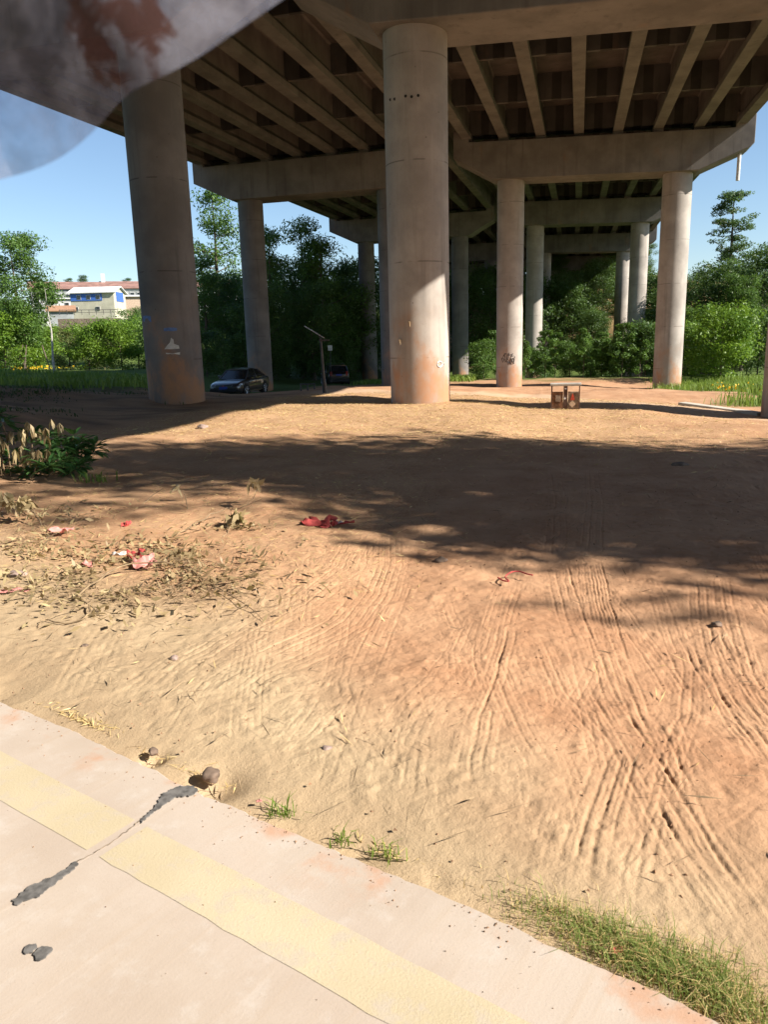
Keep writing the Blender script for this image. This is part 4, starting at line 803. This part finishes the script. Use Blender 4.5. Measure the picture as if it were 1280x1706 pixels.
for nm, sx_, mat in (('left_box', -1, 'wood'), ('right_box', 1, 'slatgrey')):
    b = MB(); cx = sx_*W*.27; ww = W*.375; b.box((cx, .02*0, Hh*.36), (ww-.03, D_*.8, Hh*.60)); n = 8
    for k in range(n): b.box((cx+(k-(n-1)/2)*ww/n, -D_*.43, Hh*.36), (ww/n*.78, .016, Hh*.62)); 
    for k in range(n): b.box((cx+(k-(n-1)/2)*ww/n, D_*.43, Hh*.36), (ww/n*.78, .016, Hh*.62))
    bo = b.build('slatted_box', M[mat], T)
    b = MB()
    if sx_ < 0: b.box((cx+W*.02, -D_*.43-.014, Hh*.43), (W*.17, .008, Hh*.24)); b.build('notice_plate', M['cardpale'] if False else M['slatgrey'], bo)
    else:
        s = W*.125; b.add([(cx-W*.03+x, -D_*.43-y, Hh*.22+z) for y in (.012,.018) for x, z in ((-s,0),(0,-s),(s,0),(0,s))], [(0,1,2,3),(4,7,6,5),(0,4,5,1),(1,5,6,2),(2,6,7,3),(3,7,4,0)]); b.build('diamond_board', M['cardpale'], bo)
        b = MB(); b.add([(cx-W*.03+x, -D_*.43-y, Hh*.45+z) for y in (.0095,.0145) for x, z in ((-W*.075,-Hh*.09),(W*.075,-Hh*.09),(W*.05,Hh*.06),(-W*.0,Hh*.18),(-W*.04,Hh*.04))], [(0,1,2,3,4),(9,8,7,6,5)]+[(i, (i+1) % 5, 5+(i+1) % 5, 5+i) for i in range(5)]); b.build('red_flame_print', M['redsign'], bo)
b = MB(); b.box((0, -D_*.45-.006, Hh*.80), (W*.06, .01, Hh*.05)); b.box((-.01, -D_*.45-.006, Hh*.43), (W*.05, .012, Hh*.07), M=Matrix.Rotation(.5, 3, 'Y')); b.build('label_plate', M['white'], T)
b = MB(); b.box((0,0,.03), (W*.97, D_*.9, .03)); b.build('base_frame', M['binframe'], T)
b = MB(); b.box((-W*.43,-D_*.5,-.01), (W*.16,D_*.5,.05)); b.build('foot', M['binroof'], T)
# ================================================================ LAMP, BENCH, NOTICE
M['darkmetal'] = simple('dark_metal', (.05,.045,.045), .5, var=.3); M['panel'] = simple('solar_panel', (.30,.32,.36), .25, var=.1)
lp_ = ongr(541, 654); d = np.linalg.norm(lp_-EYE); ux = d/F
T = thing('solar_lamp', 'dark solar garden lamp with tilted panel standing near the shaded bench', 'lamp', tuple(lp_), YAW)
hgt = 97*ux; b = MB(); b.tube([(0,0,-.2),(0,0,.35)], .08, 12); b.tube([(0,0,.35),(-.06,0,hgt*.9)], [.05,.04], 12); b.build('post', M['darkmetal'], T, smooth=True)
b = MB(); b.box((-.28,0,hgt), (.80,.42,.025), M=Matrix.Rotation(.56, 3, 'Y')); b.build('solar_panel', M['panel'], T); b = MB(); b.tube([(-.06,0,hgt*.9),(-.2,0,hgt-.02)], .03, 8); b.build('bracket', M['darkmetal'], T); b = MB(); b.box((.06,0,hgt*.86), (.36,.13,.06)); b.build('lamp_head', M['darkmetal'], T)
bp = ongr(513, 651); ux = np.linalg.norm(bp-EYE)/F; T = thing('bench', 'small black backless bench in the shade left of the solar lamp', 'bench', tuple(bp), YAW+.1); w, h = 25*ux, 10.5*ux
b = MB(); 
for k in range(4): b.box((0,(k-1.5)*.11,h), (w,.09,.035))
b.build('seat', M['darkmetal'], T, bevel=.005)
for sx_ in (-1, 0, 1):
    b = MB(); b.tube([(sx_*w*.44,-.17,0),(sx_*w*.44,-.15,h-.02)], .03, 8); b.tube([(sx_*w*.44,.17,0),(sx_*w*.44,.15,h-.02)], .03, 8); b.tube([(sx_*w*.44,-.17,.03),(sx_*w*.44,.17,.03)], .025, 8); b.build('leg', M['darkmetal'], T)
np_ = at(551, 600, 60); zg = g1(np_[0], np_[1]); T = thing('notice_sign', 'small pale square sign on a thin post before the dark trees', 'sign', (np_[0], np_[1], zg), YAW)
zt_ = at(548.5, 580, 60)[2]-zg; b = MB(); b.tube([(0,0,-.2),(0,0,zt_)], .025, 8); b.build('post', M['darkmetal'], T); b = MB(); b.box((0,-.04,zt_), (.34,.02,.40)); b.build('sign_plate', M['paper'], T)
# ================================================================ CARS
M['carpaint'] = simple('dark_grey_car_paint', (.045,.042,.045), .28, .3, var=.06, scale=2, spec=.6, coat=.9); M['carblack'] = simple('black_car_paint', (.012,.012,.014), .3, .2, var=.05, scale=2, spec=.6, coat=.9)
M['glass'] = simple('tinted_glass', (.012,.014,.016), .06, 0, var=.05, scale=2, spec=.8); M['chrome'] = simple('chrome', (.62,.62,.63), .2, .9, var=.05); M['tyre'] = simple('tyre', (.02,.02,.02), .85); M['rim'] = simple('alloy', (.45,.45,.46), .35, .7, var=.1); M['lampglass'] = simple('headlamp_glass', (.55,.57,.60), .1, .3, var=.3, scale=20); M['plastic'] = simple('black_plastic', (.018,.018,.02), .6); M['redlamp'] = simple('tail_lamp', (.30,.01,.012), .2); M['plate'] = simple('blue_plate', (.03,.06,.35), .5); M['amber'] = simple('maroon_badge', (.30,.04,.03), .4)
def car(name, label, paint, loc, rz, st, gh, L, W, wb, wr, suv=False):
    """st: stations (y, halfwidth, zlow, zshoulder) front to rear; gh: greenhouse stations (y, half width at belt, half width at roof, zbelt, zroof)"""
    T = thing(name, label, 'car', loc, rz)
    b = MB(); rings = []
    for y, w, zl, zs in st:
        half = [(0, zl), (w*.80, zl), (w*.95, zl+.09), (w, zl+.22), (w*1.0, (zl+zs)/2+.06), (w*.985, zs-.13), (w*.95, zs-.045), (w*.86, zs), (0, zs+.025)]
        rings.append([(x, y, z) for x, z in half]+[(-x, y, z) for x, z in half[-2:0:-1]])
    b.loft(rings); body = b.build('body', M[paint], T, smooth=True); sd = body.modifiers.new('Subdivision', 'SUBSURF'); sd.levels = sd.render_levels = 1
    rg, rf = [], []
    for y, w0, w1, z0, z1 in gh:
        rg.append([(w0, y, z0), (w0*.5+w1*.5+.012, y, (z0+z1)/2), (w1, y, z1-.05), (-w1, y, z1-.05), (-w0*.5-w1*.5-.012, y, (z0+z1)/2), (-w0, y, z0)])
    b = MB(); b.loft(rg, closed=False, caps=True); b.build('windows', M['glass'], T, smooth=False)
    mid = gh[1:-1]; b = MB(); b.loft([[(w1*1.0, y, z1-.055), (w1*.93, y, z1-.01), (w1*.5, y, z1+.02), (0, y, z1+.028), (-w1*.5, y, z1+.02), (-w1*.93, y, z1-.01), (-w1*1.0, y, z1-.055)] for y, w0, w1, z0, z1 in mid]); b.build('roof', M[paint], T, smooth=True)
    for sx_ in (-1, 1):      # window pillars
        for (a, c_) in ((0,1),(len(gh)-1,len(gh)-2)):
            (y0, w0, w1, z0, z1), (y1, v0, v1, u0, u1) = gh[a], gh[c_]; b = MB(); b.tube([(sx_*(w0+.004), y0, z0), (sx_*(v1+.01), y1, u1-.05)], .035, 6); b.build('roof_pillar', M[paint], T)
        ym = (gh[1][0]+gh[-2][0])/2; w0, w1, z0, z1 = gh[1][1], gh[1][2], gh[1][3], gh[1][4]; b = MB(); b.tube([(sx_*(w0+.004), ym, z0), (sx_*(w1+.01), ym, z1-.05)], .035, 6); b.build('roof_pillar', M[paint], T)
        b = MB(); b.box((sx_*(w0+.012), ym, z0+.0), (.02, (gh[1][0]-gh[-2][0])*1.15, .022)); b.build('window_trim', M['chrome'], T)
        b = MB(); b.box((sx_*(W/2-.01), 0, .30), (.02, wb*.72, .03)); b.build('sill_trim', M['chrome'], T)
        b = MB(); b.box((sx_*(W/2+.10), gh[1][0]+.12, z0+.08), (.20,.10,.14)); b.build('mirror', M[paint], T, bevel=.03)
        for yd in (.12*L, -.10*L):
            b = MB(); b.box((sx_*(W/2+.0), yd-.05, z0-.16), (.035,.16,.03)); b.build('door_handle', M['chrome'], T)
            b = MB(); b.box((sx_*(W/2-.003), yd+.33*0+.42, .62), (.012,.012,.5)); b.build('door_gap', M['plastic'], T)
        for yw in (wb/2, -wb/2):
            wx = sx_*(W/2-.10); T2 = MB(); n = 28
            arch = MB(); arch.loft([[(sx_*(W/2+.004)-sx_*dx, yw+(wr+.065)*math.cos(a), max(.12, wr+(wr+.065)*math.sin(a))) for a in np.linspace(0, 2*PI, n, endpoint=False)] for dx in (0,.25)]); arch.build('wheel_arch', M['plastic'], T)
            ty = MB(); prof = [(-.1,wr*.70),(-.1,wr*.93),(-.07,wr),(.07,wr),(.1,wr*.93),(.1,wr*.70)]
            ty.loft([[(wx+sx_*.015+dx, yw+r_*math.cos(a), wr+r_*math.sin(a)) for a in np.linspace(0, 2*PI, n, endpoint=False)] for dx, r_ in prof]); w_o = ty.build('wheel', M['tyre'], T, smooth=True)
            rm = MB(); rm.loft([[(wx+sx_*(.10+dx), yw+r_*math.cos(a), wr+r_*math.sin(a)) for a in np.linspace(0, 2*PI, n, endpoint=False)] for dx, r_ in ((.012,wr*.70),(.02,wr*.66),(-.02,wr*.60))], caps=False)
            for k in range(7):
                a = 2*PI*k/7; rm.tube([(wx+sx_*.108, yw+.04*math.cos(a), wr+.04*math.sin(a)), (wx+sx_*.112, yw+wr*.66*math.cos(a), wr+wr*.66*math.sin(a))], [.035,.025], 6)
            rm.tube([(wx+sx_*.09, yw, wr), (wx+sx_*.128, yw, wr)], .055, 12); rm.build('rim', M['rim'], w_o, smooth=True)
    yf = st[0][0]; zf = st[2][3]
    for sx_ in (-1, 1):
        b = MB(); w = st[2][1]
        b.add([(sx_*w*.52, yf-.055, zf-.20),(sx_*w*.93, yf-.27, zf-.16),(sx_*w*.99, yf-.52, zf-.13),(sx_*w*.97, yf-.50, zf-.035),(sx_*w*.90, yf-.25, zf-.05),(sx_*w*.52, yf-.045, zf-.10)], [(0,1,4,5),(1,2,3,4)]); o = b.build('headlight', M['lampglass'], T); m = o.modifiers.new('Solidify', 'SOLIDIFY'); m.thickness = .05; m.offset = 0
        b = MB(); b.box((sx_*st[-1][1]*.80, st[-1][0]+.045, zf+.02 if not suv else 1.02), (.24 if not suv else .16,.10,.13 if not suv else .34)); b.build('tail_light', M['redlamp'], T, bevel=.02)
    b = MB(); b.box((0, yf-.02, zf-.17), (W*.50,.06,.10)); gr = b.build('grille', M['plastic'], T); b = MB(); b.box((0, yf+.014, zf-.155), (W*.52,.012,.016)); b.box((0, yf+.014, zf-.195), (W*.50,.012,.012)); b.build('grille_bar', M['chrome'], gr)
    b = MB(); b.tube([(0,yf+.005,zf-.175),(0,yf+.03,zf-.175)], .065, 16); b.build('badge', M['amber'], T)
    b = MB(); b.box((0, yf+.012, .40), (W*.86,.05,.13)); b.build('lower_intake', M['plastic'], T, bevel=.02)
    b = MB(); b.box((0, yf+.04, .53), (.44,.02,.14)); b.build('number_plate', M['plate'], T)
    b = MB(); b.box((0, st[-1][0]-.03, .80 if not suv else .92), (.44,.02,.14)); b.build('number_plate', M['plate'], T)
    if suv:
        b = MB(); b.box((0, st[-1][0]-.012, .45), (W*.9,.08,.2)); b.build('rear_bumper', M['plastic'], T, bevel=.03)
        for sx_ in (-1,1):
            b = MB(); b.tube([(sx_*.56,.7,1.74),(sx_*.56,.6,1.77),(sx_*.56,-1.4,1.77),(sx_*.56,-1.5,1.73)], .022, 8); b.build('roof_rail', M['chrome'], T)
    return T
sed_st = [(2.28,.62,.30,.60),(2.24,.76,.24,.68),(2.05,.86,.20,.76),(1.6,.895,.19,.84),(.95,.90,.19,.93),(0,.905,.19,.95),(-1.1,.905,.19,.96),(-1.7,.90,.20,.98),(-2.1,.86,.24,.98),(-2.30,.78,.32,.94),(-2.33,.70,.40,.86)]
sed_gh = [(1.02,.74,.70,.93,.98),(.28,.80,.60,.95,1.42),(-.30,.80,.61,.95,1.47),(-.95,.79,.60,.96,1.42),(-1.80,.72,.60,.99,1.03)]
p = ongr(402, 657); dd_ = ray(402,657)[:2]; az = math.atan2(-dd_[0], dd_[1])   # car nose (+y) turned to face the viewer, swung so that its left flank shows
dv = at(401, 640, 41.5); cxy = (dv[0], dv[1])
car('sedan_car', 'dark grey sedan parked in the shade in front of the second left pillar', 'carpaint', (cxy[0], cxy[1], g1(*cxy)), az+PI-math.radians(23), sed_st, sed_gh, 4.6, 1.80, 2.65, .335)
suv_st = [(2.2,.66,.36,.80),(2.15,.80,.28,.90),(1.9,.90,.24,.98),(1.2,.92,.24,1.06),(0,.925,.24,1.08),(-1.3,.925,.24,1.10),(-2.0,.90,.26,1.10),(-2.18,.84,.34,1.06),(-2.22,.80,.42,1.0)]
suv_gh = [(1.15,.80,.76,1.06,1.10),(.45,.84,.68,1.08,1.66),(-.4,.84,.70,1.09,1.73),(-1.75,.82,.68,1.10,1.66),(-2.12,.79,.70,1.10,1.16)]
dv = at(558, 630, 63); cxy = (dv[0], dv[1]); dd_ = ray(558,630)[:2]; az = math.atan2(-dd_[0], dd_[1])
car('suv_car', 'black car parked tail-on under the dark trees beyond the solar lamp', 'carblack', (cxy[0], cxy[1], g1(*cxy)), az+math.radians(9), suv_st, suv_gh, 4.4, 1.85, 2.6, .36, True)
# ================================================================ BUILDINGS ON THE SLOPE
M['tile'] = simple('red_roof_tiles', (.27,.15,.12), .8, var=.3, scale=.6); M['cream'] = simple('cream_render', (.47,.44,.34), .85, var=.15, scale=.8); M['whitewall'] = simple('white_render', (.52,.52,.51), .85, var=.12, scale=.8); M['blue'] = simple('blue_paint', (.05,.13,.42), .5, var=.15); M['grey'] = simple('grey_render', (.27,.285,.29), .85, var=.25, scale=.8); M['sheet'] = simple('pale_roof_sheet', (.58,.58,.57), .6, var=.1); M['brownroof'] = simple('brown_roof', (.34,.19,.11), .8, var=.3); M['peach'] = simple('peach_render', (.48,.36,.27), .85)
def frame_at(px, py, d, turn=0):
    p = at(px, py, d); dd = ray(px, py)[:2]; return p, math.atan2(-dd[0], dd[1])+turn
def house(name, label, cat, px0, px1, ytop, ybot, d, depth, turn, wall, roof, rise, windows=(), bands=(), over=.5, chim=None):
    p, rz = frame_at((px0+px1)/2, ybot, d, turn); w = (px1-px0)*d/F; h = (ybot-ytop)*d/F; zg = min(g1(p[0], p[1]), p[2])-1.5; T = thing(name, label, cat, (p[0], p[1], p[2]), rz)
    b = MB(); zb = zg-p[2]; b.box((0, depth/2, (h+zb)/2), (w, depth, h-zb)); wo = b.build('wall', M[wall], T)
    b = MB(); hw, o = w/2+over, over
    rings = [[(x, -o, h), (x, depth/2, h+rise), (x, depth+o, h), (x, depth+o, h-.16), (x, depth/2, h+rise-.16), (x, -o, h-.16)] for x in (-hw, hw)]; b.loft(rings); ro = b.build('roof', M[roof], T)
    b = MB(); b.add([(x, y, z) for x in (-w/2+.01, w/2-.01) for y, z in ((0.01,h-.2),(depth/2,h+rise-.22),(depth-.01,h-.2))], [(0,1,2),(5,4,3),(0,3,4,1),(1,4,5,2),(0,2,5,3)]); b.build('gable', M[wall], T)
    for (u, v_, ww, hh, mt) in windows:
        b = MB(); b.box((u*w, -.05, v_*h), (ww*w, .14, hh*h)); fo = b.build('window', M['whitewall'], T); b = MB(); b.box((u*w, -.115, v_*h), (ww*w*.84, .06, hh*h*.84)); b.build('pane', M[mt], fo)
    for (u, v_, ww, hh, mt, nm) in bands:
        b = MB(); b.box((u*w, -.04, v_*h), (ww*w, .10, hh*h)); b.build(nm, M[mt], T)
    if chim:
        b = MB(); b.box((chim[0]*w, depth*.45, h+rise*.9+.8), (.9,.9,2.2)); b.build('chimney', M['whitewall'], ro)
    return T
house('long_building', 'long grey building with a red tiled roof behind the blue-windowed house', 'building', 60, 176, 483, 530, 190, 12, 0, 'grey', 'tile', 2.1, [(-.42+.105*k, .66, .07, .34, 'glass') for k in range(9)], [(0,.42,.98,.05,'whitewall','ledge')])
house('red_roof_building', 'grey red-roofed building partly hidden by the posters pillar', 'building', 176, 262, 482, 530, 180, 12, .0, 'grey', 'tile', 2.0, [(-.3+.12*k, .72, .08, .30, 'glass') for k in range(6)], [(.0,.93,1.0,.05,'whitewall','eaves_board'),(0,.45,1.0,.04,'whitewall','ledge')], chim=(-.46,0))
hT = house('cream_house', 'cream house with a bright blue window band and pale roof on the slope', 'house', 121, 193, 489, 532, 150, 7, -.35, 'cream', 'sheet', 1.3, [(-.38,.40,.09,.14,'glass'),(.12,.40,.09,.14,'glass'),(-.30,.82,.10,.17,'glass'),(-.08,.82,.10,.17,'glass'),(.14,.82,.10,.17,'glass')], [(-.13,.82,.72,.26,'blue','window_band')])
w = 72*150/F; h = 43*150/F; b = MB(); b.box((w/2+.03, 3.5, h*.84), (.1, 4.2, h*.36)); b.build('gable_panel', M['blue'], hT)
house('peach_house', 'peach walled building right beside the cream house', 'house', 200, 240, 494, 512, 160, 6, 0, 'peach', 'sheet', .4)
house('brown_shed', 'low shed with a brown roof in front of the cream house', 'shed', 84, 122, 518, 530, 135, 5, 0, 'grey', 'brownroof', 1.0)
house('white_annex', 'white walled annex left of the cream house', 'building', 76, 124, 498, 520, 165, 6, 0, 'whitewall', 'sheet', .3, [(.25,.5,.14,.4,'glass')])
house('distant_house', 'distant white house with red roof seen through the slender tree', 'house', 330, 400, 478, 500, 190, 9, 0, 'whitewall', 'tile', 2.0, [(-.3+.15*k, .5, .08, .4, 'glass') for k in range(5)])
b = MB(); p, rz = frame_at(150, 536, 128); T = thing('retaining_wall', 'low grey wall and junk line below the cream house', 'wall', tuple(p), rz); b.box((0,.3,-.5), (10,.5,2.0)); b.build('wall', M['bark'], T); b = MB()
for k in range(9): b.tube([(-4.6+k*1.15,-.05,1.1),(-4.6+k*1.15,-.05,1.9)], .05, 6)
b.tube([(-4.7,-.05,1.9),(4.7,-.05,1.9)], .05, 6); b.tube([(-4.7,-.05,1.5),(4.7,-.05,1.5)], .04, 6); b.build('railing', M['darkmetal'], T)
for px, d, s in ((65,215,.34),(118,215,.3),(142,215,.36),(215,215,.3)):
    x, y = plan(px, d, 500); plant('dense', x, y, 'small far tree showing over the red roofs', sc=s, group='far trees over the red roofs', z=at(px, 478, d)[2]-1.6)
# ================================================================ STAINED CANOPY SHEET hanging over the near left
t = NT('stained_plastic_sheet'); o = t.obj(); n1 = t.noise(o, 26, 5, .65); n2 = t.noise(o, 60, 5, .65); n3 = t.noise(t.mapv(o, loc=(3.1,1.2,.4)), 42, 4, .6, .6)
sp = t.n('ShaderNodeVectorMath', operation='DISTANCE'); t.lk(o, sp.inputs[0]); O0 = at(150, 120, .46)
near_ = t.math('ADD', sp.outputs['Value'], t.math('MULTIPLY', t.math('SUBTRACT', n2, .5), .045)); rust = t.ramp(near_, .036, .027); rust = t.math('MAXIMUM', rust, t.ramp(n2, .69, .73, 0, .8))
rust = t.math('MULTIPLY', rust, t.ramp(n3, .36, .5, .15, 1))
col = t.mix(t.ramp(n1, .35, .65), (.11,.115,.16), (.30,.305,.375)); col = t.mix(rust, col, (.085,.045,.042))
df = t.n('ShaderNodeBsdfDiffuse'); t.lk(col, df.inputs['Color']); tl = t.n('ShaderNodeBsdfTranslucent'); t.lk(col, tl.inputs['Color']); m1 = t.n('ShaderNodeMixShader'); m1.inputs[0].default_value = .5; t.lk(df.outputs[0], m1.inputs[1]); t.lk(tl.outputs[0], m1.inputs[2])
trp = t.n('ShaderNodeBsdfTransparent'); trp.inputs['Color'].default_value = (.93,.93,.95,1); m2 = t.n('ShaderNodeMixShader'); fac = t.math('ADD', t.math('MULTIPLY', rust, .30), t.ramp(n2, .3, .7, .34, .52)); fac = t.math('MINIMUM', fac, .95); t.lk(fac, m2.inputs[0]); t.lk(trp.outputs[0], m2.inputs[1]); t.lk(m1.outputs[0], m2.inputs[2]); t.lk(m2.outputs[0], t.out.inputs['Surface']); M['sheetp'] = t.m
edge = [(-220,345),(-100,325),(0,300),(60,284),(105,262),(140,235),(168,207),(193,176),(218,152),(258,134),(300,114),(345,88),(393,53),(435,26),(480,-6),(560,-60),(640,-120)]
b = MB(); rings = []; nv = 14
for i, (ex, ey) in enumerate(edge):
    row = []
    for k in range(nv):
        f = k/(nv-1); tx, ty = -330+.30*(ex+220), -420-.1*(ex+220); x_, y_ = ex+(tx-ex)*f, ey+(ty-ey)*f; dd = .46+.16*f*f-.03*math.sin(PI*f)+.02*math.sin(i*.5); row.append(tuple(at(x_, y_, dd)-O0))
    rings.append(row)
pr_ = [(math.hypot(640+F*np.dot(np.array(q)+O0-EYE, _rt)/np.dot(np.array(q)+O0-EYE, _fw)-182, 853-F*np.dot(np.array(q)+O0-EYE, _up)/np.dot(np.array(q)+O0-EYE, _fw)-42), q) for r_ in rings for q in r_]
sp.inputs[1].default_value = min(pr_)[1]
b.loft(rings, closed=False, caps=False); co = b.build('canopy_sheet', M['sheetp'], smooth=True); co.location = tuple(O0); sm = co.modifiers.new('Subdivision', 'SUBSURF'); sm.levels = sm.render_levels = 2
tag(co, 'stained translucent grey plastic sheet with rust-red blotches hanging in the near upper left', 'plastic sheet')
# ================================================================ LIGHT, SKY, CAMERA
EL = math.radians(34.8); AZ = math.radians(-6.)      # sun stands low over the open right side
sd = Vector((math.cos(AZ)*math.cos(EL), math.sin(AZ)*math.cos(EL), math.sin(EL)))
L = bpy.data.lights.new('sun', 'SUN'); L.energy = 5.0; L.angle = math.radians(.53); L.color = (1, .93, .82); lo = bpy.data.objects.new('sun', L); C.objects.link(lo); lo.rotation_euler = sd.to_track_quat('Z', 'Y').to_euler(); lo.location = (40, 0, 40)
Wd = bpy.data.worlds.new('World'); S.world = Wd; Wd.use_nodes = True; nt = Wd.node_tree; bg = nt.nodes['Background']; sk = nt.nodes.new('ShaderNodeTexSky'); sk.sky_type = 'NISHITA'; sk.sun_disc = False; sk.sun_elevation = EL; sk.sun_rotation = math.radians(90)-AZ; sk.air_density = 1.0; sk.dust_density = .3; sk.ozone_density = 3.0
nt.links.new(sk.outputs[0], bg.inputs[0]); bg.inputs[1].default_value = .074
cam = bpy.data.cameras.new('camera'); co_ = bpy.data.objects.new('camera', cam); C.objects.link(co_); cam.sensor_fit = 'HORIZONTAL'; cam.sensor_width = 36; cam.lens = 36*F/1280; cam.clip_start = .02; cam.clip_end = 3000
Rm = Matrix((( _rt[0], _up[0], -_fw[0]), (_rt[1], _up[1], -_fw[1]), (_rt[2], _up[2], -_fw[2]))); co_.matrix_world = Matrix.Translation(Vector(EYE)) @ Rm.to_4x4()
cam.dof.use_dof = True; cam.dof.focus_distance = 9; cam.dof.aperture_fstop = 11
S.camera = co_
S.view_settings.view_transform = 'Standard'; S.view_settings.look = 'None'; S.view_settings.exposure = 1.15; S.view_settings.gamma = 1
